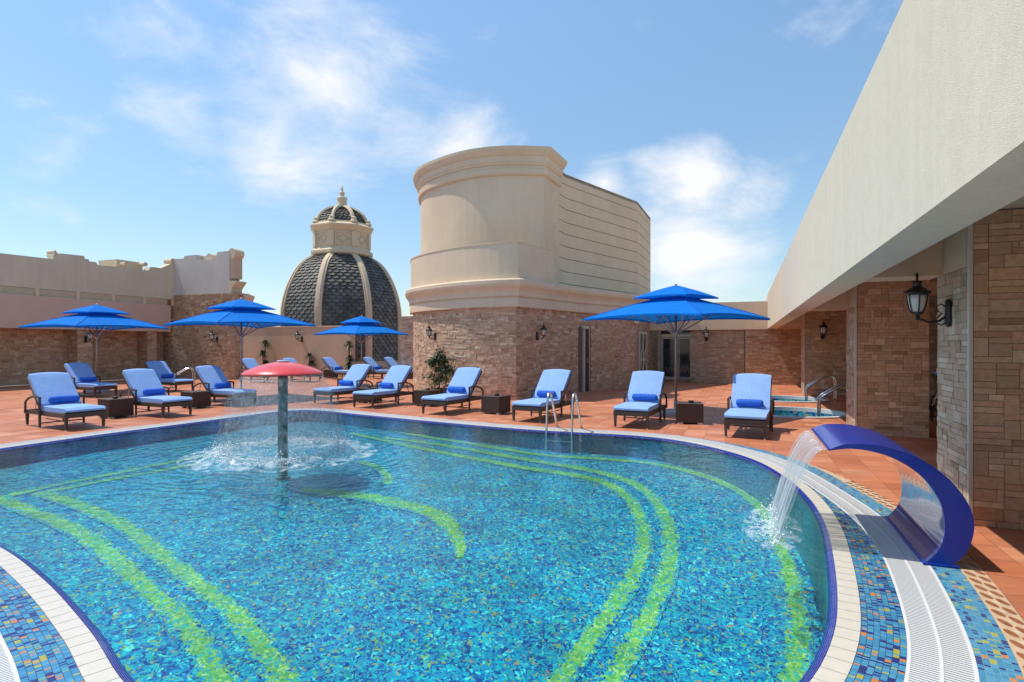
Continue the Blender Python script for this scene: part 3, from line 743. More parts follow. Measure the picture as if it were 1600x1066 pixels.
# ------------------------------------------------------------------ colonnade on the right (site frame: local x = v, y = u)
can = thing('poolside_colonnade', 'stone clad columns under a deep cream concrete beam beside the spout fountain', 'colonnade', (0, 0, 0), SITE)
b = MB(); b.box((.85, -3, 2.17), (1.16, 25.9, 3.48)); b.build('beam', M['plaster_rough'], can)
b = MB(); b.box((1.163, -3, 2.63), (5.6, 25.9, 2.95)); b.build('ceiling', M['plaster'], can)
b = MB(); b.box((5.3, -3, 0), (5.6, 25.9, 2.629)); b.build('back_wall', M['plaster_pink'], can)
def column(u0, u1, v0, v1, seed, ns):
    c = MB(); c.box((v0, u0, 0), (v1, u1, 2.628)); cm = c.build('column', M['mortar'], can)
    P, L = line((v0, u1), (v0, u0)); clad(cm, P, L, 2.168, seed, ns, dps=(.004, .006, .008, .011))                     # towards the pool
    P, L = line((v0+.03, u0), (v1, u0)); clad(cm, P, L, 2.62, seed+1, ns if ns else 0, tint=(1.16, 1.0, .87))   # towards the camera; the warm tint stands in for fill light
    P, L = line((v1, u1), (v0, u1)); clad(cm, P, L, 2.62, seed+2, 0)
    t = MB(); t.box((v0-.006, u0-.024, 0), (v0+.028, u0+.006, 2.62), .004); t.build('corner_trim', M['frame'], cm)
    x = MB(); x.box((1.161, u0+.62, 2.17), (v0-.013, u1+.25, 2.629)); x.build('cross_beam', M['plaster_peach'], cm)
    x = MB(); x.box((v0-.012, u0+.007, 2.171), (v0-.001, u1+.25, 2.629)); x.build('header_panel', M['plaster_peach'], cm)
column(.6, 1.41, 1.75, 3.6, 15, 0); column(5.92, 6.73, 1.75, 3.6, 11, 145); column(11.24, 12.07, 1.75, 2.80, 21, 145); column(19.6, 20.4, 1.70, 2.84, 31, 0)  # first one is out of view, added to block light from the stone faces
wl = MB(); wl.box((2.84, 19.9, 0), (5.29, 20.3, 2.628)); w_ = wl.build('inner_wall', M['mortar'], can)
P, L = line((2.84, 19.9), (5.29, 19.9)); clad(w_, P, L, 2.62, 41)
wl = MB(); wl.box((3.0, 15.6, 0), (5.29, 15.9, 2.628)); w_ = wl.build('inner_wall', M['mortar'], can)
P, L = line((3.0, 15.6), (5.29, 15.6)); clad(w_, P, L, 2.62, 42)

# back wall behind the plunge pools
bw = thing('terrace_wall', 'stone faced back wall with cream band behind the plunge pools', 'wall', (0, 0, 0), SITE)
U0 = 24.5
b = MB(); b.box((-2.02, U0, 0), (5.29, U0+.4, 2.15)); c0 = b.build('wall_core', M['mortar'], bw)
P, L = line((-2.02, U0), (.02, U0)); clad(bw, P, L, 2.15, 51, 290, .06, .05, tint=(.92, .88, .86))
P, L = line((.06, U0-.10), (5.2, U0-.10)); clad(bw, P, L, 2.15, 52, 0, .06, .05, tint=(1, .86, .74))
b = MB(); b.box((.05, U0-.10, 0), (5.29, U0-.003, 2.15)); b.build('wall_core', M['mortar'], bw)
b = MB(); b.box((-5.5, U0-.16, 2.152), (.84, U0+.45, 3.24)); b.build('cream_band', M['plaster'], bw)
b = MB(); b.box((1.17, U0-.16, 2.152), (5.29, U0+.45, 2.628)); b.build('cream_band', M['plaster'], bw)
P, L = line((-2.02, 26.5), (-2.02, U0)); clad(bw, P, L, 2.15, 53)
b = MB(); b.box((-2.02, U0+.401, 0), (-1.7, 26.5, 2.15)); b.build('wall_core', M['mortar'], bw)

# glass doors in the recess between tower and back wall
gd = thing('glass_doors', 'ivory framed glazed double doors deep in the shaded recess', 'door', W(-2.73, 26.5), SITE)
wd = 1.42
for (x0, x1) in ((-wd/2, 0), (0, wd/2)):
    l = MB()
    for (a, c, d, e) in ((x0+.002, x0+.09, 0, 1.95), (x1-.09, x1-.002, 0, 1.95), (x0+.092, x1-.092, 0, .13), (x0+.092, x1-.092, 1.84, 1.95)): l.box((a, -.04, d), (c, .03, e))
    lf = l.build('door_leaf', M['frame'], gd)
    p = MB(); p.box((x0+.092, -.01, .132), (x1-.092, .0, 1.838)); p.build('pane', M['pane'], lf)
    for q in range(6):                                   # etched scrolls along the foot of the glass
        p = MB(); cx_ = x0+.15+q*.085; p.tube([(cx_+.05*math.cos(t)*(1-t/9), -.013, .36+.12*(q % 2)+.09*math.sin(t)*(1-t/9)) for t in [k*.5 for k in range(13)]], .006, 4); p.build('etched_scroll', M['frame'], lf)
hd = MB(); hd.tube([(.05, -.05, .95), (.05, -.10, .95), (.05, -.10, 1.15), (.05, -.05, 1.15)], .014, 6); hd.build('handle', M['black'], gd)
f = MB(); f.box((-wd/2-.12, -.06, 0), (-wd/2-.002, .06, 2.62)); f.box((-wd/2, -.06, 1.955), (wd/2, .06, 2.03)); f.box((-wd/2, -.06, 2.55), (wd/2, .06, 2.62)); f.build('frame', M['frame'], gd)
p = MB(); p.box((-wd/2, -.01, 2.032), (wd/2, 0, 2.548)); p.build('transom_pane', M['pane'], gd)
for q in range(8):
    p = MB(); cx_ = -.58+q*.165; p.tube([(cx_+.07*math.cos(t)*(1-t/9), -.014, 2.38+.08*math.sin(t)*(1-t/9)) for t in [k*.5 for k in range(13)]], .006, 4); p.build('etched_scroll', M['frame'], gd)
b = MB(); b.box((-1.6, -.06, 2.63), (1.2, .4, 3.2)); b.build('lintel', M['plaster'], gd)

# ------------------------------------------------------------------ lift tower
BOW = [(-3.45, 20.2), (-3.22, 19.1), (-2.72, 18.2), (-2.05, 17.42), (-1.45, 16.85), (-.87, 16.45), (-.35, 16.2), (.12, 16.07)]
RF = [(.12, 16.07), (2.15, 18.75), (4.48, 21.0), (6.70, 26.3)]
tw = thing('lift_tower', 'curved cream tower with balcony above a stone clad base', 'tower', (0, 0, 0))
core = catmull(BOW, .2, False)+RF[1:]+[(3, 29), (-3, 25)]
b = MB(); b.prism([((p[0]), (p[1])) for p in core], lambda a, c, t: (a, c, t), 0, 2.60); tc_ = b.build('base_core', M['mortar'], tw)
P, L = poly_line(catmull(BOW, .2, False)); clad(tw, P, L, 2.6, 61, 290, .054, .043, tint=(1.2, 1.12, 1.05))
# right face with the door niche
nd0, nd1 = .22, .80                                      # niche along the second run of the right face
P, L = line(RF[0], RF[1]); clad(tc_, P, L, 2.6, 62, 290, .054, .043, tint=(1.06, .98, .93))
P, L = line(RF[1], RF[2])
clad(tc_, P, L, 2.6, 63, 0, .054, .043, tint=(1.06, .98, .93), cut=lambda s, z: .05 < s < .62 and z < 2.12)
P, L = line(RF[2], RF[3]); clad(tc_, P, L, 2.6, 64, 0, .054, .043, tint=(.95, .9, .86), cut=lambda s, z: .55 < s < 2.2 and z < 2.1)
d0 = Vector(RF[1]); dd = (Vector(RF[2])-d0).normalized(); dn = Vector((dd.y, -dd.x)); ang = math.atan2(dd.y, dd.x)
dr = thing('tower_door', 'narrow dark wooden door set in the stone tower base', 'door', (*(d0+dd*.335+dn*.02), 0), ang)
x = MB(); x.box((-.275, -.004, 0), (.275, .01, 2.1)); x.build('niche_shade', mat('niche_shadow_stone', (.17, .125, .10), .9, var=.3, vscale=20, bump=.5, bscale=40), dr)  # flat panel; the niche's shade is put into its dark stone colour
x = MB(); x.box((-.10, -.10, .02), (.09, -.03, 2.06), .006); lf = x.build('door_leaf', M['door'], dr)
x = MB(); x.box((-.03, -.118, .95), (.03, -.101, 1.13), .004); x.build('lock_plate', M['metal'], lf)
x = MB(); x.box((.092, -.09, 0), (.125, -.005, 2.09)); x.box((-.15, -.09, 0), (-.102, -.005, 2.09)); x.build('frame', M['frame'], dr)
x = MB(); x.box((-.26, -.16, 2.07), (.02, -.05, 2.14), .008); x.build('strip_light', M['frame'], dr)
# white barred side door further back
s0 = Vector(RF[2]); sd = (Vector(RF[3])-s0).normalized(); sn = Vector((sd.y, -sd.x))
gdr = thing('side_door', 'ivory metal side door with ornate grille on the recessed tower flank', 'door', (*(s0+sd*1.38+sn*.02), 0), math.atan2(sd.y, sd.x))
x = MB()
for (a, c, d, e) in ((-.80, -.70, 0, 2.06), (.70, .80, 0, 2.06), (-.70, .70, 1.96, 2.06), (-.05, .05, 0, 1.96), (-.70, -.05, .95, 1.03), (.05, .70, .95, 1.03), (-.70, -.05, 0, .09), (.05, .70, 0, .09)): x.box((a, -.06, d), (c, .0, e))
x.build('frame', M['frame'], gdr)
x = MB(); x.box((-.70, -.02, .09), (.70, -.012, 1.96)); x.build('pane', M['pane'], gdr)
for sx in (-.38, .38):
    for sz, up in ((1.03, 1), (.95, -1)):
        x = MB(); x.tube([(sx-.22, -.07, sz), (sx-.20, -.07, sz+up*.22), (sx, -.07, sz+up*.34), (sx+.20, -.07, sz+up*.22), (sx+.22, -.07, sz)], .018, 6); x.build('grille_scroll', M['frame'], gdr)
# cornice, parapet, drum, upper cornice
LOW = catmull(BOW, .2, False)+RF[1:3]+[RF[3]]
x = MB(); x.sweep(LOW, [(0, 2.601), (.13, 2.601), (.13, 2.84), (.105, 2.85), (.105, 2.885), (.15, 2.895), (.15, 3.0), (.165, 3.04), (.20, 3.10), (.26, 3.17), (.285, 3.24), (.285, 3.33), (.24, 3.37), (-.5, 3.372)]); x.build('lower_cornice', M['plaster'], tw)
x = MB(); x.sweep(LOW, [(.132, 2.852), (.1325, 2.883)]); 
para = catmull(BOW, .2, False)+[(.12+.607*1.75, 16.07+.794*1.75)]
x = MB(); x.sweep(para, [(.10, 3.373), (.10, 4.37), (.115, 4.375), (.115, 4.41), (-.10, 4.41), (-.10, 3.373)]); x.build('balcony_parapet', M['plaster'], tw)
drum = catmull([(-3.35, 21.4), (-3.22, 20.4), (-2.85, 19.45), (-2.15, 18.62), (-1.45, 18.02), (-.75, 17.68), (.05, 17.55), (.98, 17.63)], .25, False)
ret = [(1.55, 18.88)]
x = MB(); x.sweep(drum+ret, [(0, 3.36), (0, 6.74)]); x.build('drum_wall', M['plaster'], tw, smooth=False)
x = MB(); x.sweep(drum+ret, [(0, 6.70), (.05, 6.71), (.09, 6.745), (.10, 6.90), (.06, 6.93), (.06, 7.0)]); x.build('upper_cornice', M['plaster'], tw)
x = MB(); x.sweep(drum+ret, [(.06, 7.001), (.10, 7.02), (.10, 7.07), (.13, 7.10), (.14, 7.26), (.19, 7.30), (.27, 7.43), (.28, 7.52), (-.3, 7.521)]); x.build('upper_cornice', M['plaster'], tw)
x = MB(); pl = [(p[0], p[1]) for p in drum+ret]+[(2, 24), (-2, 24)]; x.prism(pl, lambda a, c, t: (a, c, t), 7.40, 7.5); x.build('roof', M['roof'], tw)
BLK = [(1.50, 18.80), (1.83, 19.5), (5.05, 23.2), (6.3, 26.2)]
zs = [3.36, 3.6, 4.01, 4.45, 4.86, 5.28, 5.68, 6.12, 6.51, 6.95, 7.33]
for z0, z1 in zip(zs, zs[1:]):
    x = MB(); x.sweep(BLK, [(-.03, z0+.009), (0, z0+.012), (0, z1-.012), (-.03, z1-.009)]); x.build('wall_panel', M['plaster'], tw)
x = MB(); x.sweep(BLK, [(-.018, 3.3), (-.018, 7.30)]); x.build('panel_joint', mat('joint_brown', (.20, .145, .10), .9), tw)
x = MB(); x.prism(BLK+[(3, 27), (0, 22)], lambda a, c, t: (a, c, t), 7.2, 7.31); x.build('roof', M['roof'], tw)

# ------------------------------------------------------------------ dome
DD = 34.0; K = DD/F
dom = thing('domed_turret', 'octagonal dome of dark fish scale slates with cream ribs and lantern', 'dome', ((534.5-800)*K, DD, 0), R(18))
def zy(y): return H+(HOR-y)*K
DPR = [(0.0, zy(575)), (0, zy(490)), (0, 0)]
prof = [(94, 575), (94, 520), (94, 492), (93, 482), (90, 467), (84, 449), (74.5, 430), (64, 416), (52, 406.5), (40, 400)]
prof = [(r*K/.924*.90, zy(y)) for r, y in prof]
def prof_at(n=60):
    pts = catmull([(r, z) for r, z in prof], .08, False); return resample(pts, .2, False)
DP = prof_at()
PH = -math.pi/2+math.pi/8
x = MB(); x.lathe([(r-.05, z) for r, z in DP], 8, (0, 0, 0), PH); x.build('dome_backing', M['slate_base'], dom)
x = MB(); x.lathe([(prof[0][0]+.28, 0), (prof[0][0]+.28, zy(571)), (prof[0][0]+.12, zy(567)), (prof[0][0]+.1, zy(563))], 8, (0, 0, 0), PH); x.build('plinth', M['plaster_peach'], dom)
def scale_mesh(w, h):
    s = MB(); n = 5; top = h*.55
    pts = [(-w/2, top), (-w/2, 0)]+[(-w/2*math.cos(math.pi*k/n), -h*.72*math.sin(math.pi*k/n)) for k in range(1, n)]+[(w/2, 0), (w/2, top)]
    i = len(s.v); m_ = len(pts)
    s.v += [(a, .045-.07*(c+h*.72)/(h*1.3), c) for a, c in pts]+[(a, .045-.07*(c+h*.72)/(h*1.3)-.03, c) for a, c in pts]
    s.add(tuple(range(i, i+m_))[::-1])
    for k in range(m_): s.add((i+k, i+(k+1) % m_, i+m_+(k+1) % m_, i+m_+k))
    return s
SC = {}
ns_ = 0; stuff = MB()
for gi in (0, 7, 1, 6, 2, 3, 4, 5):
    pass
def gore(mid):                                           # mid-angle of a facet
    out = []; e = Vector((math.cos(mid), math.sin(mid), 0)); t = Vector((-math.sin(mid), math.cos(mid), 0))
    for k in range(1, len(DP)-1):
        r, z = DP[k]; (r0, z0), (r1, z1) = DP[k-1], DP[k+1]; ap = r*math.cos(math.pi/8); wd = 2*r*math.sin(math.pi/8)-.18
        n = max(1, round(wd/.40)); w = wd/n; tl = math.atan2((r0-r1)*math.cos(math.pi/8), z1-z0)
        for q in range(n+(k % 2)):
            s = -wd/2+(q+.5-(.5 if k % 2 else 0))*w
            if abs(s) > wd/2+.01: continue
            ww = w if abs(s) < wd/2-w*.3 else w*.55
            if abs(s) > wd/2-w*.3: s *= (wd/2-w*.27)/(wd/2)
            out.append((e*ap+t*s+Vector((0, 0, z)), mid, tl, ww))
    return out
order = [-math.pi/2+math.pi/4*k for k in (0, 1, -1, 2, -2)]
for mid in order:
    for (p, a, tl, w) in gore(mid):
        c = random.choice(((.105, .098, .082), (.13, .12, .10), (.085, .08, .068), (.15, .138, .112))); kk = round(w/.04)*.04
        rot = Matrix.Rotation(a-math.pi/2, 4, 'Z') @ Matrix.Rotation(-tl if False else tl, 4, 'X')
        if kk not in SC: SC[kk] = scale_mesh(kk*1.02, .20)
        if ns_ < 295:
            ns_ += 1
            key = ('m', kk)
            if key not in SC: SC[key] = SC[kk].mesh('slate_scale', M['slate'])
            o = link('slate_scale', SC[key], dom); o.matrix_local = Matrix.Translation(p) @ rot; o.color = (*c, 1)
        else:
            mm_ = Matrix.Translation(p) @ rot; i = len(stuff.v); stuff.cur = c
            stuff.v += [tuple(mm_ @ Vector(q)) for q in SC[kk].v]
            for f_ in SC[kk].f: stuff.add(tuple(i+k for k in f_))
stuff.build('slate_scales', M['slate_a'], dom, kind='stuff')
for k in range(8):
    a = PH+math.pi/4*k
    e = Vector((math.cos(a), math.sin(a))); tg = Vector((-e.y, e.x))
    x = MB(); i0 = None
    for (r, z) in DP:
        i = len(x.v); wid = .20
        for (s, o_) in ((-wid, -.16), (-wid*.9, .02), (-wid*.5, .03), (-wid*.4, .10), (wid*.4, .10), (wid*.5, .03), (wid*.9, .02), (wid, -.16)):
            p = e*(r+o_)+tg*s; x.v.append((p.x, p.y, z))
        if i0 is not None:
            for q in range(7): x.add((i0+q, i0+q+1, i+q+1, i+q))
        i0 = i
    x.build('rib', M['cream'], dom)
# lantern drum and cupola
def oct_(prf, name, m=None, parent=dom):
    x = MB(); x.lathe([(r*K/.924*.93, zy(y)) for r, y in prf], 8, (0, 0, 0), PH); return x.build(name, m or M['cream'], parent)
ln = oct_([(43, 394), (43, 364)], 'lantern')
oct_([(41, 405), (46, 403), (49, 401), (49, 397), (46, 395), (44, 392), (43.2, 391)], 'lantern_base', None, ln)
oct_([(43.2, 368), (45, 366), (47, 363), (50, 360), (50, 358), (46, 356), (42, 354), (42, 352)], 'lantern_cornice', None, ln)
for k in range(8):
    a = PH+math.pi/4*k; x = MB(); e = Vector((math.cos(a), math.sin(a))); tg = Vector((-e.y, e.x)); r = 43*K/.924*.93
    x.prism([(-.16, -.2), (.16, -.2), (.16, .06), (-.16, .06)], lambda s, o_, z: (*(e*(r+o_)+tg*s), z), zy(391), zy(368)); x.build('pilaster', M['cream'], ln)
    a2 = a+math.pi/8; e2 = Vector((math.cos(a2), math.sin(a2))); t2 = Vector((-e2.y, e2.x)); ap = 43*K*.93
    x = MB()
    for (s0_, s1_, z0_, z1_) in ((-.42, .42, 389, 387), (-.42, .42, 371, 369)): x.prism([(s0_, .0), (s1_, .0), (s1_, .04), (s0_, .04)], lambda s, o_, z: (*(e2*(ap+o_)+t2*s), z), zy(z0_), zy(z1_))
    for s0_ in (-.42, .36): x.prism([(s0_, .0), (s0_+.06, .0), (s0_+.06, .04), (s0_, .04)], lambda s, o_, z: (*(e2*(ap+o_)+t2*s), z), zy(387), zy(371))
    dz = [(0, 373), (.30, 379), (0, 385), (-.30, 379), (0, 373)]
    x.tube([(*(e2*(ap+.02)+t2*s), zy(y)) for s, y in dz], .035, 4); x.build('panel_mould', M['cream'], ln)
CP = resample(catmull([(r*K/.924*.93, zy(y)) for r, y in ((39, 354), (38, 348), (34, 340), (27, 333), (18, 328), (9, 325.5))], .05, False), .16, False)
x = MB(); x.lathe([(r-.03, z) for r, z in CP], 8, (0, 0, 0), PH); cup = x.build('cupola', M['slate_base'], dom)
x = MB()
for mid in order:
    e = Vector((math.cos(mid), math.sin(mid), 0)); t = Vector((-math.sin(mid), math.cos(mid), 0))
    for k in range(0, len(CP)-1):
        r, z = CP[k]; q1 = CP[k+1]; q0 = CP[max(k-1, 0)]; wd = 2*r*math.sin(math.pi/8)-.12; n = max(1, round(wd/.26)); w = wd/n
        tl = math.atan2((q0[0]-q1[0])*.92, q1[1]-q0[1])
        for q in range(n):
            s = -wd/2+(q+.5)*w+(w*.25 if k % 2 else -w*.25)
            if abs(s) > wd/2-w*.3: s = math.copysign(wd/2-w*.42, s)
            mm_ = Matrix.Translation(e*r*.924+t*s+Vector((0, 0, z))) @ Matrix.Rotation(mid-math.pi/2, 4, 'Z') @ Matrix.Rotation(tl, 4, 'X')
            sm = scale_mesh(w*.97, .16); i = len(x.v); kk = random.uniform(.07, .13); x.cur = (kk, kk*.94, kk*.8)
            x.v += [tuple(mm_ @ Vector(p)) for p in sm.v]
            for f_ in sm.f: x.add(tuple(i+c for c in f_))
x.build('slate_scales', M['slate_a'], cup, kind='stuff')
for k in range(8):
    a = PH+math.pi/4*k; e = Vector((math.cos(a), math.sin(a))); x = MB()
    x.tube([(e.x*(r+.02), e.y*(r+.02), z) for r, z in CP], .115, 6)
    r, z = CP[0]; x.lathe([(.19, -.02), (.22, .06), (.14, .16), (.16, .26), (.06, .32)], 8, (e.x*(r+.08), e.y*(r+.08), z)); x.build('cupola_rib', M['cream'], cup)
x = MB(); x.lathe([(r*K, zy(y)) for r, y in ((9, 326), (8, 323), (7.2, 320), (7.2, 313), (8.2, 311), (7.5, 309), (3.5, 307), (3, 304.5), (4.3, 303), (4, 301), (2, 299.5), (1.6, 297), (2, 296), (1.2, 293.5), (.25, 289))], 14); x.build('finial', M['cream'], dom, smooth=True)

# far walls beside the dome
cw = thing('garden_wall', 'smooth peach plaster wall below the dome with yuccas in front', 'wall', (0, 0, 0), SITE)
b = MB(); b.box((-26.5, 23.2, 0), (-17.8, 23.5, 2.46)); b.build('wall_body', M['plaster_peach'], cw)
b = MB(); b.box((-26.5, 23.17, 2.46), (-17.78, 23.53, 2.52)); b.build('capping', M['cream'], cw)
fw = thing('far_stone_wall', 'plain stone clad wall between dome and tower', 'wall', (0, 0, 0), SITE)
b = MB(); b.box((-14.95, 23.2, 0), (-9.5, 23.5, 2.9)); b.build('wall_core', M['mortar'], fw)
P, L = line((-14.95, 23.2), (-9.5, 23.2)); clad(fw, P, L, 2.9, 71, 0, .07, .055)

# ------------------------------------------------------------------ left wing
lw = thing('left_wing', 'long low building with louvre strip, stone recess and stepped cream parapet', 'building', (0, 0, 0), SITE)
VF = -25.0
b = MB(); b.box((-26.1, 4, 0), (-25.75, 19.3, 2.9)); w_ = b.build('recess_wall', M['mortar'], lw)
P, L = line((-25.75, 8.5), (-25.75, 19.3)); clad(w_, P, L, 2.6, 81, 0, .062, .052, tint=(1.05, .95, .82))
b = MB(); b.box((-26.2, 4, 2.17), (VF+.06, 19.1, 3.40)); b.build('fascia', M['plaster_pink'], lw)
for u0, u1 in ((15.1, 15.68), (18.05, 18.5)):
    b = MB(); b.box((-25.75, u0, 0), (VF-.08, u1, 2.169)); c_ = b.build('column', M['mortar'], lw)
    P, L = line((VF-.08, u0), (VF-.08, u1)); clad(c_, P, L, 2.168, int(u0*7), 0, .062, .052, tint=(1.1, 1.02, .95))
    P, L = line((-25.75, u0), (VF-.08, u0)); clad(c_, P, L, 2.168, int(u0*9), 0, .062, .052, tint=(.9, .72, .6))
lv = MB(); lv.box((-26.0, 4, 3.402), (VF-.10, 19.05, 3.70)); lvo = lv.build('louvre_box', M['plaster_peach'], lw)
for q in range(6):
    s = MB(); s.prism([(VF-.09, 3.408+q*.048), (VF-.03, 3.406+q*.048), (VF-.045, 3.446+q*.048), (VF-.09, 3.448+q*.048)], lambda a, c, t: (a, t, c), 4.1, 18.98); s.build('louvre_slat', M['cream'], lvo)
for px in (58, 121.5, 177, 226, 271):
    u_, _ = on_v(px, 460, VF); s = MB(); s.box((VF-.10, u_-.06, 3.404), (VF+.035, u_+.06, 3.699)); s.build('louvre_post', M['cream'], lvo)
ptop = [(-120, 381), (0, 395.5), (84, 405), (84.5, 398), (96, 396), (132, 400), (133, 404.5), (139, 405), (140, 408.5), (150, 409.5), (154, 414.5), (178, 416.5), (182, 416), (192, 419.5), (232, 423.5), (236, 417), (252, 419), (268, 412), (275, 413)]
poly = [on_v(x_, y_, VF) for x_, y_ in ptop]; ue = poly[-1][0]
poly = [(poly[0][0], 3.701)]+poly+[(ue, 3.701)]
b = MB(); b.prism(poly, lambda a, c, t: (t, a, c), VF-.02, VF-.40); pw = b.build('parapet', M['plaster_grey'], lw)
def scroll(px, py, rpx, dv=.05, ln_=.5):
    u_, z_ = on_v(px, py, VF); D_ = u_*UY; r_ = rpx*D_/F
    s = MB(); s.prism([(r_*math.cos(k*math.pi/8), r_*math.sin(k*math.pi/8)) for k in range(16)], lambda a, c, t: (VF-.1+t, u_+a, z_+c), dv, dv-ln_); s.build('scroll', M['cream'], lw)
for q in ((90, 398, 6), (272, 408, 6.5), (198, 412, 4), (229, 413, 5), (88, 393, 3)): scroll(*q)
b = MB()
u_, z_ = on_v(192, 418, VF); u2, z2 = on_v(233, 412, VF); b.box((VF-1.6, u_, 4.0), (VF-.42, u2, z2+.06)); b.build('rear_merlon', M['cream'], lw)
# cross wall closing the left corner
xw = thing('corner_wall', 'stone clad end wall with stepped plaster parapet and scrolls on top', 'wall', (0, 0, 0), SITE)
UC = 19.3; VE = on_u(368, 500, UC)[0]
b = MB(); b.box((-25.74, UC, 0), (VE, UC+.42, 3.90)); w_ = b.build('wall_core', M['mortar'], xw)
P, L = line((-25.74, UC), (VE, UC)); clad(w_, P, L, 3.9, 91, 0, .062, .052, tint=(.92, .82, .72))
P, L = line((VE, UC), (VE, UC+.42)); clad(w_, P, L, 3.9, 92, 0, .07, .052, tint=(1, .9, .8))
ctop = [(279, 404), (286, 404), (287, 400), (305.5, 398), (306, 405.6), (336, 405.6), (338.5, 394), (357.5, 391.6)]
poly = [on_u(x_, y_, UC) for x_, y_ in ctop]; poly = [(-25.3, 3.902), (-25.3, poly[0][1])]+poly[1:]; VP = poly[-1][0]
poly += [(VP, 3.902)]
b = MB(); b.prism(poly, lambda a, c, t: (a, t, c), UC+.03, UC+.60); b.build('parapet', mat('lilac_plaster', (.58, .52, .46), .9, var=.08, vscale=1, bump=.4, bscale=90), xw)
def cyl(v_, u_, z_, r_, ln_, nm='scroll', m_=None):
    s = MB(); s.prism([(r_*math.cos(k*math.pi/9), r_*math.sin(k*math.pi/9)) for k in range(18)], lambda a, c, t: (v_+a, u_+t, z_+c), 0, ln_); return s.build(nm, m_ or M['cream'], xw)
v_, z_ = on_u(320.5, 402, UC); cyl(v_, UC+.2, z_, .2, .45)
b = MB(); vv0, zz0 = on_u(306.5, 405, UC); vv1, zz1 = on_u(318, 399, UC); b.box((vv0, UC+.35, zz0-.2), (vv1, UC+.6, zz1)); b.build('scroll_arm', M['cream'], xw)
cyl(VP+.12, UC+.05, poly[-2][1]-.12, .23, .5)
b = MB(); b.box((VP+.001, UC+.06, 4.55), (VP+.22, UC+.55, poly[-2][1]-.2)); b.build('end_pier', M['plaster_peach'], xw)
b = MB(); b.prism([(VP, 3.903), (VP+.12, 3.903), (VP+.14, 4.10), (VP+.36, 4.34), (VP+.40, 4.36), (VP+.40, 4.43), (VP, 4.45)], lambda a, c, t: (a, t, c), UC+.02, UC+.62); b.build('end_cornice', M['cream'], xw)
b = MB(); b.prism([(VE, 3.3), (VE+.10, 3.3), (VE+.12, 3.5), (VE+.25, 3.72), (VE+.25, 3.8), (VE, 3.9)], lambda a, c, t: (a, t, c), UC+.43, UC+.85); b.build('end_bracket', M['cream'], xw)

# ------------------------------------------------------------------ wall lanterns
def make_lantern():
    t = thing('wall_lantern', '', 'lamp')
    b = MB(); b.lathe([(.0, 0), (.038, .01), (.05, .06), (.05, .2), (.038, .25), (0, .26)], 10, (0, -.012, -.13), sy=.5); b.build('back_plate', M['black'], t, smooth=True)
    b = MB(); b.tube([(0, -.02, -.02), (0, -.08, -.07), (0, -.16, -.08), (0, -.23, -.05), (0, -.25, .0)], .011, 6); b.tube([(0, -.03, .06), (0, -.07, .085), (0, -.10, .06), (0, -.09, .02), (0, -.06, .0), (0, -.10, -.05)], .007, 5); b.tube([(0, -.03, -.09), (0, -.07, -.11), (0, -.09, -.09)], .007, 5); b.build('bracket', M['black'], t)
    c = (0, -.25, 0)
    b = MB(); b.lathe([(.012, -.06), (.016, -.04), (.010, -.02), (.045, .0), (.05, .012)], 10, c); b.build('cup', M['black'], t)
    b = MB(); b.lathe([(.040, .012), (.058, .05), (.072, .12), (.078, .17)], 12, c); b.build('glass', M['frost'], t, smooth=True)
    b = MB()
    for k in range(6):
        a = k*math.pi/3
        b.tube([(c[0]+r*math.cos(a), c[1]+r*math.sin(a), z) for r, z in ((.044, .0), (.064, .05), (.079, .12), (.085, .175))], .006, 4)
    b.build('cage', M['black'], t)
    b = MB(); b.lathe([(.084, .17), (.112, .185), (.108, .2), (.086, .215), (.045, .245), (.036, .25), (.036, .285), (.045, .29), (.04, .30), (.012, .305), (.008, .33), (.016, .345), (.004, .38)], 12, c); b.build('roof', M['black'], t)
    return t
LAN = make_lantern(); used = [False]
def lantern(loc, rz, label, s=1.0):
    o = LAN if not used[0] else copy_tree(LAN); used[0] = True
    o.location = loc; o.rotation_euler = (0, 0, rz); o.scale = (s, s, s); o['label'] = label; o['group'] = 'black wall lanterns'
lantern(W(1.735, 6.33, 1.80), SITE-R(90), 'large black iron lantern on the pale column beside the spout fountain')
v_, z_ = on_u(1285, 520, 19.6); lantern(W(v_, 19.585, 1.86), SITE, 'black lantern on the shaded column behind the plunge pool handrails', 1.15)
v_, z_ = on_u(1104, 523, U0); lantern(W(v_, U0-.015, 1.84), SITE, 'black lantern on the back wall to the right of the glass doors', 1.15)
lantern((-2.36, 17.74, 1.80), R(-41), 'black lantern above the leafy potted fig on the curved stone wall')
lantern((.72, 16.85, 1.80), R(52.6), 'black lantern on the tower flank beside the narrow wooden door')
v_, z_ = on_u(472, 527, 23.2); lantern(W(v_, 23.185, 1.86), SITE, 'black lantern on the peach wall below the dome', 1.25)
v_, z_ = on_u(340, 527, UC); lantern(W(v_, UC-.015, 1.80), SITE, 'black lantern on the stone corner wall behind a blue parasol', 1.15)
lantern(W(VF-.065, 15.4, 1.78), SITE+R(90), 'black lantern on a stone column of the left recess', 1.15)

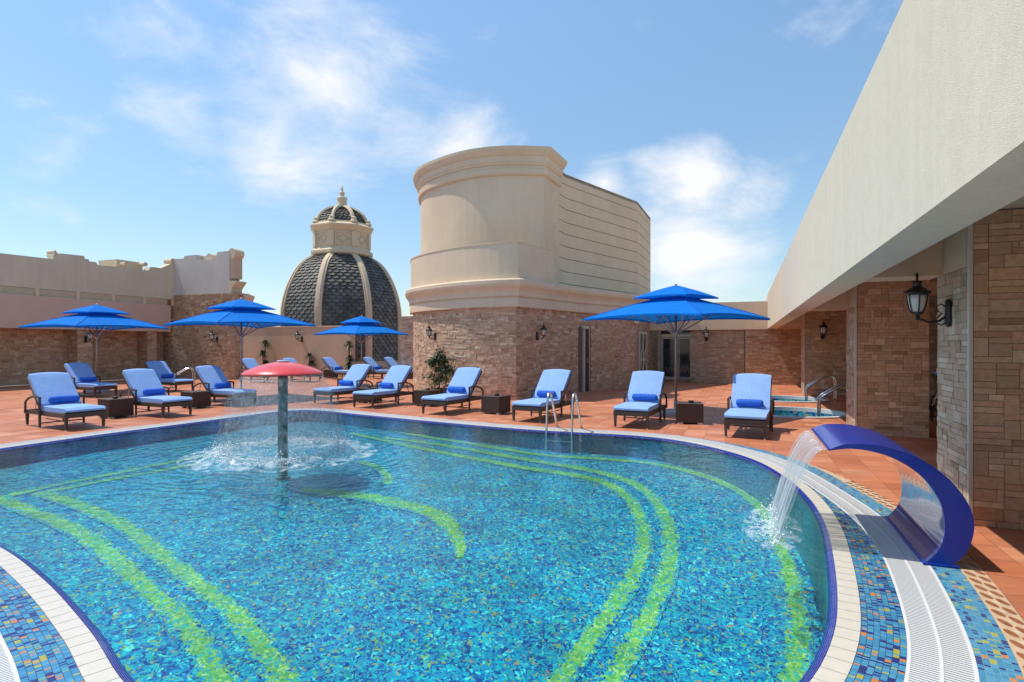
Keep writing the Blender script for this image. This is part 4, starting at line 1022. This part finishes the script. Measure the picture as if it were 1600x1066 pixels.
# ------------------------------------------------------------------ plunge pools with rails
spa_lab = ['oval plunge pool with white rim in front of the stone column', 'farther oval plunge pool with white rim close to the back wall']
for (su, sv, rv, ru), lab in zip(SPA, spa_lab):
    t = thing('plunge_pool', lab, 'plunge pool', W(sv, su), SITE, 'plunge pools beside the colonnade')
    N = 64
    def ring(d, z): return [((rv+d)*math.cos(2*math.pi*k/N), (ru+d)*math.sin(2*math.pi*k/N), z) for k in range(N)]
    def strip(b, A, B):
        for k in range(N): b.face([A[k], A[(k+1) % N], B[(k+1) % N], B[k]])
    b = MB(); strip(b, ring(.13, -.02), ring(.13, .03)); strip(b, ring(.13, .03), ring(0, .03)); strip(b, ring(0, .03), ring(0, -.06)); b.build('rim', M['grate'], t)
    b = MB(); strip(b, ring(.001, -.06), ring(-.02, -.75)); b.face(ring(-.02, -.75)); b.build('basin', M['spa_mosaic'], t)
    b = MB(); b.face(ring(0, -.30)); b.build('water_surface', M['spa_water'], t)
def arc_rail(kind):
    if kind == 'spa': p = [(0, 0, -.4), (0, 0, .0), (0, 0, .30), (.03, 0, .38), (.12, 0, .45), (.45, 0, .66), (.55, 0, .70), (.64, 0, .68), (.70, 0, .60), (.71, 0, .5), (.71, 0, 0)]
    else: p = [(0, 0, -.55), (.0, 0, 0), (.05, 0, .50), (.08, 0, .60), (.13, 0, .655), (.20, 0, .665), (.27, 0, .62), (.32, 0, .53), (.62, 0, .0)]
    return catmull(p, .06, False)
def rails(label, loc, rz, kind, gap, treads=False):
    t = thing('handrail', label, 'handrail', loc, rz, 'stainless pool handrails')
    for s in (-.5, .5):
        b = MB(); b.tube([(x_, s*gap, z_) for x_, _, z_ in arc_rail(kind)], .021, 10); r_ = b.build('rail', M['metal'], t, smooth=True)
        e = .71 if kind == 'spa' else .62
        b = MB(); b.lathe([(.045, .0), (.045, .008), (.024, .02)], 12, (e, s*gap, .001)); b.build('foot_plate', M['metal'], r_)
    if treads:
        for k, z_ in enumerate((-.16, -.40)):
            b = MB(); b.box((-.03, -gap/2, z_), (.05, gap/2, z_+.02)); b.build('tread', M['metal'], t)
rails('pair of stainless handrails rising from the plunge pool nearest the spout', W(1.55, 14.4), SITE, 'spa', .34)
rails('pair of stainless handrails at the plunge pool nearest the back wall', W(1.62, 17.95), SITE, 'spa', .34)
rails('stainless pool ladder with two hooped handrails at the far pool edge', W(-2.98, 9.60), SITE+R(90), 'ladder', .46, True)
rails('curved steel handrail behind the loungers near the corner wall', G(268, 606), SITE+R(60), 'spa', .4)

# ------------------------------------------------------------------ spout fountain
PO = [(.575, .752), (.64, .785), (.712, .801), (.854, .804), (.975, .781), (1.102, .738), (1.225, .659), (1.330, .551), (1.401, .432), (1.429, .310), (1.417, .202), (1.378, .101), (1.30, .012)]
PI = [(.580, .745), (.712, .767), (.854, .753), (.975, .714), (1.102, .634), (1.192, .528), (1.250, .406), (1.266, .291), (1.258, .192), (1.225, .100), (1.155, .012)]
po = resample(catmull(PO, .02, False), .03, False); nI = len(po)-1
pi_ = catmull(PI, .02, False)
L = sum(math.dist(a, c) for a, c in zip(pi_, pi_[1:])); pi_ = resample(pi_, L/nI, False)
while len(pi_) < len(po): pi_.append(pi_[-1])
UF = 4.721; WF = 1.15
ft = thing('spout_fountain', 'glossy cobalt blue arched waterfall spout pouring into the pool', 'fountain', W(1.2, UF+WF/2), SITE)
def fp(q, y): return (q[0]-1.2, y, q[1])
b = MB(); hb = MB(); n = len(po)
for y0, y1 in ((-WF/2, WF/2),):
    i = len(b.v); b.v += [fp(q, y0) for q in po]+[fp(q, y1) for q in po]
    for k in range(n-1): b.add((i+k, i+n+k, i+n+k+1, i+k+1))
shell = b.build('outer_shell', M['fountain'], ft, smooth=True)
b = MB(); i = len(b.v); b.v += [fp(q, -WF/2) for q in pi_[:n]]+[fp(q, WF/2) for q in pi_[:n]]
for k in range(n-1): b.add((i+k, i+k+1, i+n+k+1, i+n+k))
b.build('inner_shell', M['fountain_in'], ft, smooth=True)
for y in (-WF/2, WF/2):
    b = MB(); i = len(b.v); b.v += [fp(q, y) for q in po]+[fp(q, y) for q in pi_[:n]]
    for k in range(n-1): b.add((i+k, i+k+1, i+n+k+1, i+n+k))
    b.build('side_panel', M['fountain'], ft)
b = MB(); b.box((-.06, -WF/2-.01, .0025), (.15, WF/2+.01, .02), .004); b.build('base_plate', M['fountain'], ft)
for k in range(6):
    b = MB(); b.lathe([(.014, .0), (.014, .008), (.006, .012)], 6, (.125, -WF/2+.06+k*(WF-.12)/5, .02)); b.build('bolt', M['metal'], ft)
b = MB(); b.box((.58-1.2-.012, -WF/2+.01, .742), (.58-1.2+.01, WF/2-.01, .756), .003); b.build('spout_lip', M['fountain'], ft)
# falling sheet
sh = thing('water_sheet', 'sheet of falling water pouring from the blue spout into the pool', 'water', W(.56, UF+WF/2), SITE)
for ly in range(2):
    b = MB(); NA, NT = 40, 16; g_ = []
    for a in range(NA+1):
        row = []
        for t_ in range(NT+1):
            t = t_/NT; s = a/NA-.5
            wob = .022*mnoise.noise(Vector((a*.55, t*2.2, ly*9)))*(t+.15)
            row.append((-.31*t-.02*ly+wob, s*(WF-.06)*(1-.16*t*t)+.03*mnoise.noise(Vector((a*.4, t*3, 4+ly)))*t, .745*(1-t**1.8)-.01*t))
        g_.append(row)
    for a in range(NA):
        for t_ in range(NT):
            b.face([g_[a][t_], g_[a+1][t_], g_[a+1][t_+1], g_[a][t_+1]], [(a/NA+ly*.37, t_/NT), ((a+1)/NA+ly*.37, t_/NT), ((a+1)/NA+ly*.37, (t_+1)/NT), (a/NA+ly*.37, (t_+1)/NT)])
    b.build('sheet_layer', M['sheet'], sh, smooth=True)
def splash(parent, spots, n, spread, height, seed, rmin=.004, rmax=.012):
    rnd = random.Random(seed); b = MB()
    for _ in range(n):
        cx_, cy_ = spots[int(rnd.random()*len(spots))]; a = rnd.uniform(0, 6.28); d = abs(rnd.gauss(0, spread))
        z = abs(rnd.gauss(0, height))*math.exp(-d*2); b.blob((cx_+math.cos(a)*d, cy_+math.sin(a)*d, z-.01), rnd.uniform(rmin, rmax)*rnd.uniform(.5, 1), rnd.uniform(.6, 1.3))
    return b.build('droplets', M['drop'], parent, smooth=True, kind='stuff')
def foam(parent, prof_fn, n_r, n_a, r0, r1, cx_, cy_, z0, seed, ex=1, ey=1, mtl='foam'):
    b = MB(); P_ = {}
    for i in range(n_r+1):
        for j in range(n_a):
            r = r0+(r1-r0)*i/n_r; a = 2*math.pi*j/n_a
            z = z0+prof_fn(r)*(.5+.9*abs(mnoise.noise(Vector((r*5*math.cos(a)+seed, r*5*math.sin(a), seed)))))
            P_[(i, j)] = (cx_+r*ex*math.cos(a), cy_+r*ey*math.sin(a), z)
    for i in range(n_r):
        for j in range(n_a):
            q = [(i, j), (i, (j+1) % n_a), (i+1, (j+1) % n_a), (i+1, j)]; b.face([P_[k] for k in q], [(P_[k][0]+seed, P_[k][1]) for k in q])
    return b.build('foam', M[mtl], parent, smooth=True, kind='stuff')
splash(sh, [(-.33, -.5+k*.1) for k in range(11)], 380, .07, .05, 3, .003, .009)
splash(sh, [(-.36, -.45+k*.1) for k in range(5)], 260, .09, .09, 5, .003, .010)
foam(sh, lambda r: .05*math.exp(-r*3), 10, 40, .0, .62, -.34, -.05, -.008, 3, .36, .95)
foam(sh, lambda r: .06*math.exp(-r*4), 8, 30, .0, .34, -.38, -.34, -.002, 7, .6, .8)

# ------------------------------------------------------------------ water mushroom
ms = thing('water_mushroom', 'red domed water mushroom on a green pipe in the pool', 'fountain', (MUSH.x, MUSH.y, 0))
dz = -depth(MUSH.x, MUSH.y)
b = MB(); b.lathe([(.10, dz), (.10, dz+.02), (.066, dz+.03), (.066, .55), (.068, .56), (.066, .57), (.066, 1.13)], 20); b.build('pipe', M['column_green'], ms, smooth=True)
cap = [(.50, 1.105), (.53, 1.10), (.545, 1.108), (.54, 1.122), (.50, 1.15), (.42, 1.19), (.32, 1.228), (.2, 1.258), (.10, 1.272), (.085, 1.276)]
b = MB(); b.lathe([(.07, 1.13), (.30, 1.13)]+cap, 48); b.build('cap', M['red'], ms, smooth=True)
b = MB(); b.lathe([(.085, 1.276), (.085, 1.292), (.07, 1.30), (.02, 1.302)], 24); b.build('cap_plate', mat('pale_metal', (.38, .45, .52), .35), ms)
cu = thing('water_curtain', 'bell shaped curtain of water falling from the red mushroom', 'water', (MUSH.x, MUSH.y, 0))
for ly, (rr0, rr1) in enumerate(((.535, .86), (.525, .76))):
    b = MB(); NA, NT = 96, 18; g_ = []
    for a in range(NA):
        row = []
        for t_ in range(NT+1):
            t = t_/NT; r = rr0+(rr1-rr0)*(1-(1-t)**1.6); z = 1.10*(1-t**1.35)-.015; r *= 1+.06*mnoise.noise(Vector((a*.5, t*4, ly*5)))*t
            row.append((r*math.cos(2*math.pi*a/NA), r*math.sin(2*math.pi*a/NA), z))
        g_.append(row)
    for a in range(NA):
        a2 = (a+1) % NA
        for t_ in range(NT):
            b.face([g_[a][t_], g_[a2][t_], g_[a2][t_+1], g_[a][t_+1]], [(a/NA*4+ly, t_/NT), ((a+1)/NA*4+ly, t_/NT), ((a+1)/NA*4+ly, (t_+1)/NT), (a/NA*4+ly, (t_+1)/NT)])
    b.build('curtain_layer', M['curtain'], cu, smooth=True)
splash(cu, [(.84*math.cos(k*.2), .84*math.sin(k*.2)) for k in range(32)], 3200, .13, .10, 11, .004, .012)
splash(cu, [(.7*math.cos(k*.2), .7*math.sin(k*.2)) for k in range(32)], 380, .18, .4, 12, .002, .006)
foam(cu, lambda r: .07*math.exp(-((r-.85)/.18)**2), 28, 90, .30, 1.3, 0, 0, -.012, 5)
foam(cu, lambda r: .11*math.exp(-((r-.85)/.14)**2), 14, 90, .62, 1.1, 0, 0, -.004, 9)

# ------------------------------------------------------------------ loungers
def rounded(b, lo, hi, r): b.box(lo, hi, r)
def make_lounger():
    t = thing('sun_lounger', '', 'lounger', group='blue cushioned wicker loungers')   # x: foot 0 -> head; y across
    w = .33
    b = MB(); b.box((0, -w, .225), (1.02, w, .315), .012); b.box((1.0, -w, .235), (1.62, -w+.05, .30)); b.box((1.0, w-.05, .235), (1.62, w, .30)); b.box((1.57, -w, .235), (1.62, w, .30)); b.build('seat_frame', M['wicker'], t)
    for x_ in (.03, 1.57):
        for s in (-1, 1):
            b = MB(); y_ = s*(w-.035)
            b.lathe([(.024, .02), (.036, .24)], 4, (x_, y_, 0), math.pi/4); l = b.build('leg', M['wicker'], t)
            b = MB(); b.lathe([(.02, 0), (.02, .02)], 8, (x_, y_, 0)); b.build('foot', M['foot'], l)
    for s in (-1, 1):
        b = MB(); y_ = s*(w+.022)
        b.tube([(.90, y_, .02), (.90, y_, .30)], [.020, .025], 6); b.tube([(.90, y_, .30), (.90, y_, .52), (.905, y_, .545)], .021, 6)
        b.tube(catmull([(.885, y_, .552), (1.05, y_, .570), (1.25, y_, .555), (1.42, y_, .50), (1.50, y_, .44)], .06, False), .021, 6); b.tube([(1.49, y_, .455), (1.50, y_, .25)], .019, 6)
        a = b.build('armrest', M['wicker'], t)
        b = MB(); b.lathe([(.018, 0), (.018, .02)], 8, (.90, y_, 0)); b.build('foot', M['foot'], a)
    b = MB(); b.tube([(.90, -w, .09), (.90, w, .09)], .012, 6); b.tube([(.90, 0, .09), (1.57, 0, .10)], .010, 6); b.build('stretcher', M['wicker'], t)
    an = R(47); bx, bz = .98, .33
    def bk(l, h): return (bx+l*math.cos(an)-h*math.sin(an), bz+l*math.sin(an)+h*math.cos(an))
    def slab(l0, l1, h0, h1, ww, bev, curve=0):
        b = MB(); n_ = 14; N_ = 8; g_ = []
        for i in range(n_+1):
            f_ = i/n_; l = l0+(l1-l0)*f_
            e = min(f_, 1-f_)*(l1-l0); k = 0 if e > bev else bev-math.sqrt(max(0, bev*bev-(bev-e)**2))
            sec = []
            for (yy, hh) in ((-1, 0), (-1, 1), (-.5, 1), (0, 1), (.5, 1), (1, 1), (1, 0), (0, 0)):
                y_ = yy*ww; h = h0+(h1-h0)*hh
                if hh == 1: h -= k; h += (0 if abs(yy) == 1 else .018*(1-abs(yy)**2)*min(1, e/.1))
                else: h += k*.6
                if abs(yy) == 1: y_ *= 1-.02*(k/bev if bev else 0)
                lx = l+curve*(1-yy*yy)*f_**4; sec.append((lx, y_, h))
            g_.append(sec)
        return b, g_, N_, n_
    def emit(b, g_, N_, n_, mp_):
        V = [[mp_(l, y_, h) for l, y_, h in s] for s in g_]; i = len(b.v)
        for s in V: b.v += s
        for a in range(n_):
            for c in range(N_): b.add((i+a*N_+c, i+a*N_+(c+1) % N_, i+(a+1)*N_+(c+1) % N_, i+(a+1)*N_+c))
        b.add(tuple(i+c for c in range(N_))); b.add(tuple(i+n_*N_+c for c in range(N_-1, -1, -1)))
    q = slab(-.02, .98, .317, .395, w-.01, .03); emit(*q, lambda l, y_, h: (l, y_, h)); q[0].build('seat_cushion', M['cushion'], t, smooth=False)
    q = slab(-.02, .80, .035, .115, w-.01, .03, .035); emit(*q, lambda l, y_, h: (bk(l, h)[0], y_, bk(l, h)[1])); q[0].build('back_cushion', M['cushion'], t)
    q = slab(-.03, .79, -.005, .033, w, .01, .035); emit(*q, lambda l, y_, h: (bk(l, h)[0], y_, bk(l, h)[1])); bf = q[0].build('backrest', M['wicker'], t)
    b = MB(); p0 = bk(.55, 0)
    for s in (-1, 1): b.tube([(p0[0], s*.2, p0[1]), (1.50, s*.2, .27)], .010, 5)
    b.build('prop', M['metal'], bf)
    b = MB(); pts = []; rr = []
    c0 = bk(.10, .115+.05)
    for k in range(19):
        f_ = k/18; y_ = -.235+.47*f_; pts.append((c0[0]-.02, y_, c0[1]-.015)); e = min(f_, 1-f_); rr.append((.030 if e == 0 else .062 if e < .08 else .067)*(1+.05*math.sin(k*2.3)))
    b.tube(pts, rr, 12); tw_ = b.build('rolled_towel', M['towel'], t, smooth=True)
    return t
LNG = make_lounger(); lused = [False]
def lounger(px, py, deg, label, loc=None):
    o = LNG if not lused[0] else copy_tree(LNG); lused[0] = True
    o.location = loc or G(px, py); o.rotation_euler = (0, 0, R(deg)); o['label'] = label; o['group'] = 'blue cushioned wicker loungers'
    rr_ = random.Random(int(px*7+py)); o.rotation_euler.z += R(rr_.uniform(-1.5, 1.5))
    for ch in o.children:
        if ch.name.startswith('rolled_towel'): ch.location = (rr_.uniform(-.03, .0), rr_.uniform(-.05, .05), 0); ch.rotation_euler = (0, 0, 0); ch.scale = (1, rr_.uniform(.9, 1.05), 1)
A1 = 152
lounger(134.5, 671, 151, 'blue lounger at the end of the poolside row by the stone recess')
lounger(166, 621, 156, 'blue lounger under the parasol in front of the left recess column')
lounger(278, 651.5, 152, 'blue lounger between two wicker tables along the straight pool side')
lounger(289, 612, 156, 'blue lounger with a curved steel rail behind its back')
lounger(384, 635, 153, 'blue lounger beside the parasol pole next to the water mushroom')
lounger(428, 598, 158, 'blue lounger in front of the peach wall behind the red mushroom')
lounger(493, 597, 158, 'blue lounger with its back hidden behind the red mushroom cap')
lounger(554, 593, 160, 'blue lounger with a wicker table at its head below the peach wall')
lounger(617, 592, 162, 'shaded blue lounger in front of the dome plinth')
lounger(650, 592, 162, 'shaded blue lounger half hidden by the curved tower base')
lounger(503, 631.5, 60, 'blue lounger whose foot stands behind the water curtain')
lounger(566.5, 638, 61, 'blue lounger in front of the leafy potted fig')
lounger(677, 648.8, 61, 'blue lounger between two tables before the curved stone wall')
lounger(822, 660.4, 61, 'blue lounger behind the pool ladder')
lounger(985.5, 670, 64, 'blue lounger left of the large parasol in front of the glass doors')
lounger(1164, 686, 63, 'blue lounger nearest the plunge pools and the blue spout')
lounger(0, 0, SITE*180/math.pi+172, 'shaded dark blue lounger inside the colonnade behind the second column', W(5.0, 13.6))

# ------------------------------------------------------------------ side tables and ashtrays
def make_table():
    t = thing('side_table', '', 'table'); w = .235
    b = MB()
    for (x0, x1, y0, y1) in ((-w, w, -w, -w+.02), (-w, w, w-.02, w), (-w, -w+.02, -w+.021, w-.021), (w-.02, w, -w+.021, w-.021)): b.box((x0, y0, .035), (x1, y1, .375))
    b.build('woven_box', M['wicker'], t)
    for k in range(15):
        for (ax, s) in ((0, -1), (1, 1), (1, -1)):
            pass
    b = MB()
    for k in range(17):
        p = -w+.0135+k*(2*w-.027)/16
        for s in (-1, 1): b.box((p-.008, s*w-.004, .037), (p+.008, s*w+.004, .37)); b.box((s*w-.004, p-.008, .037), (s*w+.004, p+.008, .37))
    b.build('wicker_strands', M['wicker'], t, kind='stuff')
    b = MB(); b.box((-w-.008, -w-.008, .376), (w+.008, w+.008, .398), .005); b.build('top', M['wicker'], t)
    for sx in (-1, 1):
        for sy in (-1, 1):
            b = MB(); b.box((sx*.18-.045, sy*.19-.035, 0), (sx*.18+.045, sy*.19+.035, .034)); b.build('foot', M['foot'], t)
    return t
TBL = make_table(); tused = [False]
ash = None
def table(px, py, deg, label, tray=None):
    global ash
    o = TBL if not tused[0] else copy_tree(TBL); tused[0] = True
    p = G(px, py); o.location = p; o.rotation_euler = (0, 0, R(deg)); o['label'] = label; o['group'] = 'wicker side tables'
    if tray:
        if ash is None:
            b = MB(); b.lathe([(.03, 0), (.045, .004), (.055, .035), (.05, .045), (.04, .036), (.033, .012), (.0, .011)], 14); ash = b.mesh('ashtray', M['black'], True)
        a = link('ashtray', ash); a.location = (p.x+.02, p.y-.05, .3985); tag(a, tray, 'ashtray', 'black ashtrays on side tables')
SD = math.degrees(SITE)
table(181, 652, 60, 'wicker side table at the end of the left poolside row', 'small black ashtray on the end table of the left row')
table(306, 637, 62, 'wicker side table between the lounger pair by the straight pool side')
table(517, 591, 68, 'wicker side table at the head of a lounger below the peach wall')
table(577, 629, 60, 'wicker side table partly hidden behind the lounger by the water curtain', 'small black ashtray on the table behind the water curtain lounger')
table(668, 634, 58, 'wicker side table in front of the potted fig', 'small black ashtray on the table by the potted fig')
table(775, 646, 58, 'wicker side table between lounger and pool ladder', 'small black ashtray on the table near the pool ladder')
table(1077, 661, -12, 'wicker side table beneath the large parasol by its pole', 'small black ashtray on the table beneath the large parasol')

# ------------------------------------------------------------------ parasols
def make_parasol():
    t = thing('parasol', '', 'parasol'); hd = 2.04
    zt, ze = 2.84, 2.10
    def side(k): return R(90*k)
    def canopy(rad, z_top, z_cor, sag, rin, nseg=10, nrad=7, drop=.0):
        b = MB(); rings = []
        for i in range(nrad+1):
            f_ = rin/rad+(1-rin/rad)*i/nrad; row = []
            for k in range(4):
                a0, a1 = side(k), side(k+1)
                for j in range(nseg):
                    s = j/nseg; x_ = (1-s)*math.cos(a0)+s*math.cos(a1); y_ = (1-s)*math.sin(a0)+s*math.sin(a1)
                    mid = 4*s*(1-s)
                    pull = 1-.035*mid*f_**2
                    zz = z_top+(z_cor-z_top)*(f_**1.0)+.018*math.sin(f_*math.pi)+sag*mid*f_**2
                    row.append((x_*rad*f_*pull, y_*rad*f_*pull, zz))
            rings.append(row)
        m_ = 4*nseg; i0 = len(b.v)
        for r in rings: b.v += r
        for i in range(nrad):
            for j in range(m_): b.add((i0+i*m_+j, i0+i*m_+(j+1) % m_, i0+(i+1)*m_+(j+1) % m_, i0+(i+1)*m_+j))
        if rin < .05: b.add(tuple(range(i0, i0+m_)))
        if drop:                                          # a narrow hem
            i1 = len(b.v); b.v += [(x_, y_, z_-drop) for x_, y_, z_ in rings[-1]]; o_ = i0+nrad*m_
            for j in range(m_): b.add((o_+j, o_+(j+1) % m_, i1+(j+1) % m_, i1+j))
        return b
    canopy(hd, 2.65, ze, .06, .30, drop=.035).build('canopy', M['canvas'], t)
    for k in range(4):
        a = R(90*k); b = MB(); b.tube([(hd*f_*math.cos(a), hd*f_*math.sin(a), 2.65+(ze-2.65)*f_+.018*math.sin(f_*math.pi)+.004) for f_ in (.15, .3, .5, .7, .85, .995)], .010, 4); b.build('seam', M['seam'], t)
    canopy(.93, zt+.01, 2.57, .025, .03, 8, 4, .03).build('vent_cap', M['canvas'], t)
    b = MB(); b.lathe([(.026, .05), (.026, 2.80)], 12); p = b.build('pole', M['pole'], t, smooth=True)
    b = MB(); b.lathe([(.05, 1.74), (.05, 1.82), (.03, 1.84)], 12); b.lathe([(.045, 2.60), (.045, 2.68)], 12); b.build('hub', M['pole'], p)
    b = MB(); b.lathe([(.012, 2.83), (.03, 2.85), (.028, 2.875), (.008, 2.89)], 10); b.build('finial', M['frame'], t)
    for k in range(8):
        a = R(45*k); r = hd*.97 if k % 2 == 0 else hd*.707*.93; z_ = ze+.03 if k % 2 == 0 else ze+.085
        f_ = .5; b = MB(); b.tube([(.05*math.cos(a), .05*math.sin(a), 2.545), (r*math.cos(a), r*math.sin(a), z_-.035)], .011, 5); rb = b.build('rib', M['pole'], t)
        q = .50; b = MB(); b.tube([(.05*math.cos(a), .05*math.sin(a), 1.78), (r*q*math.cos(a), r*q*math.sin(a), 2.545+(z_-.035-2.545)*q)], .013, 5); b.build('strut', M['pole'], rb)
    b = MB(); b.lathe([(.36, .0), (.36, .06), (.33, .085), (.06, .10), (.045, .12), (.045, .30)], 28); b.build('base', M['concrete'], t)
    return t
PAR = make_parasol(); pused = [False]
def parasol(loc, deg, label, s=(1, 1, 1)):
    o = PAR if not pused[0] else copy_tree(PAR); pused[0] = True
    o.location = loc; o.rotation_euler = (0, 0, R(deg)); o.scale = s; o['label'] = label; o['group'] = 'blue two tier parasols'
parasol(G(1056, 647), -3, 'large blue parasol between two loungers in front of the glass doors')
parasol(G(151, 613), 22, 'blue parasol in front of the stone recess of the left building')
parasol(G(377, 623), 10, 'blue parasol in front of the stone corner wall beside the mushroom')
parasol(Vector(((565-800)/F*21.5, 21.5, 0)), 8, 'small far blue parasol in front of the dome', (.84, .84, .92))

# ------------------------------------------------------------------ plants
def leaf_face(b, p, d, ln, wd, c, droop=.3):
    d = d.normalized(); s = d.cross(Vector((0, 0, 1)))
    s = Vector((1, 0, 0)) if s.length < .1 else s.normalized()
    q = p+d*ln*.5; e = p+d*ln+Vector((0, 0, -ln*droop)); b.cur = c
    i = len(b.v); b.v += [tuple(p), tuple(q+s*wd/2), tuple(e), tuple(q-s*wd/2)]; b.add((i, i+1, i+2, i+3))
fig = thing('potted_fig', 'leafy weeping fig in a plum pot before the curved stone wall', 'plant', G(686, 623))
b = MB(); b.lathe([(.13, 0), (.19, .22), (.20, .30), (.17, .30), (.165, .27)], 20); b.build('pot', M['pot'], fig, smooth=True)
b = MB(); b.lathe([(.0, .265), (.164, .266)], 16); b.build('soil', M['soil'], fig)
rnd = random.Random(5); b = MB(); lf = MB()
tips = []
b.tube([(0, 0, .26), (.02, .01, .5), (-.01, .0, .8), (.02, 0, 1.15)], [.022, .02, .016, .008], 6)
for k in range(40):
    a = rnd.uniform(0, 6.28); z0 = rnd.uniform(.38, 1.15); l = rnd.uniform(.25, .56)*(1-.42*max(0, (z0-.6)/.7)); up = rnd.uniform(.1, .8)
    p0 = Vector((0, 0, z0)); p1 = p0+Vector((math.cos(a)*l*.6, math.sin(a)*l*.6, l*up*.6)); p2 = p0+Vector((math.cos(a)*l, math.sin(a)*l, l*up*.6-.04))
    b.tube([p0, p1, p2], [.008, .005, .002], 4); tips += [p1, p2, (p1+p2)/2, p0.lerp(p1, .6)]
tips += [Vector((rnd.gauss(0, .05), rnd.gauss(0, .05), 1.15+k*.035)) for k in range(9)]
b.build('trunk', M['bark'], fig)
for p in tips:
    for _ in range(15):
        d = Vector((rnd.gauss(0, 1), rnd.gauss(0, 1), rnd.gauss(-.1, .6))); k = rnd.uniform(.55, 1.5)
        leaf_face(lf, p+Vector((rnd.gauss(0, .05), rnd.gauss(0, .05), rnd.gauss(0, .05))), d, rnd.uniform(.06, .11), rnd.uniform(.026, .042), (.06*k, .105*k, .04*k), .35)
lf.build('crown', M['leaf'], fig)
p2 = thing('plant_pot', 'small empty plum pot beside the potted fig', 'pot', G(699, 622))
b = MB(); b.lathe([(.09, 0), (.115, .24), (.12, .27), (.10, .27), (.095, .22), (0, .22)], 18); b.build('pot_body', M['pot'], p2, smooth=True)
b = MB(); b.lathe([(0, .221), (.094, .222)], 14); b.build('soil', M['soil'], p2)
def yucca(px, heads, label, seed):
    v_, _ = on_u(px, 590, 22.85); t = thing('yucca', label, 'plant', W(v_, 22.85), 0, 'potted yuccas along the peach wall'); rnd = random.Random(seed)
    b = MB(); b.lathe([(.15, 0), (.2, .26), (.21, .34), (.18, .34), (.17, .3), (0, .3)], 16); b.build('pot', M['pot'], t)
    b = MB(); l = MB()
    for (x_, z_, s) in heads:
        b.tube([(x_*.2, 0, .28), (x_*.6, 0, z_*.6), (x_, 0, z_)], [.035, .03, .028], 6)
        for k in range(120):
            a = rnd.uniform(0, 6.28); e = rnd.uniform(-.5, 1.3); d = Vector((math.cos(a)*math.cos(e), math.sin(a)*math.cos(e), math.sin(e))); g = rnd.uniform(.6, 1.5)
            leaf_face(l, Vector((x_, 0, z_)), d, s*rnd.uniform(.75, 1.25), .045, (.05*g, .08*g, .03*g), .35)
    b.build('trunk', M['bark'], t); l.build('crown', M['leaf'], t)
yucca(413, [(.05, 1.62, .36), (-.08, 1.10, .34), (.1, .60, .3)], 'tall yucca with three leaf heads on the left part of the peach wall', 1)
yucca(484, [(0, .95, .36), (.12, .62, .32)], 'short yucca below the lantern on the peach wall', 2)
yucca(545, [(.02, 1.55, .34), (.06, .9, .32), (0, .55, .3)], 'yucca at the end of the peach wall next to the dome', 3)
# security camera under the tower eave
sc_ = thing('security_camera', 'small white security camera at the corner of the tower recess', 'camera', (4.62, 21.05, 2.38), R(-50))
b = MB(); b.box((-.06, -.30, -.06), (.06, -.02, .06), .01); b.build('camera_body', M['frame'], sc_)
b = MB(); b.tube([(0, 0, .05), (0, -.12, .10), (0, -.16, .06)], .015, 6); b.build('bracket', M['frame'], sc_)
b = MB(); b.lathe([(.04, 0), (.04, .02)], 10, (0, 0, .03)); b.build('lens_mount', M['black'], sc_)
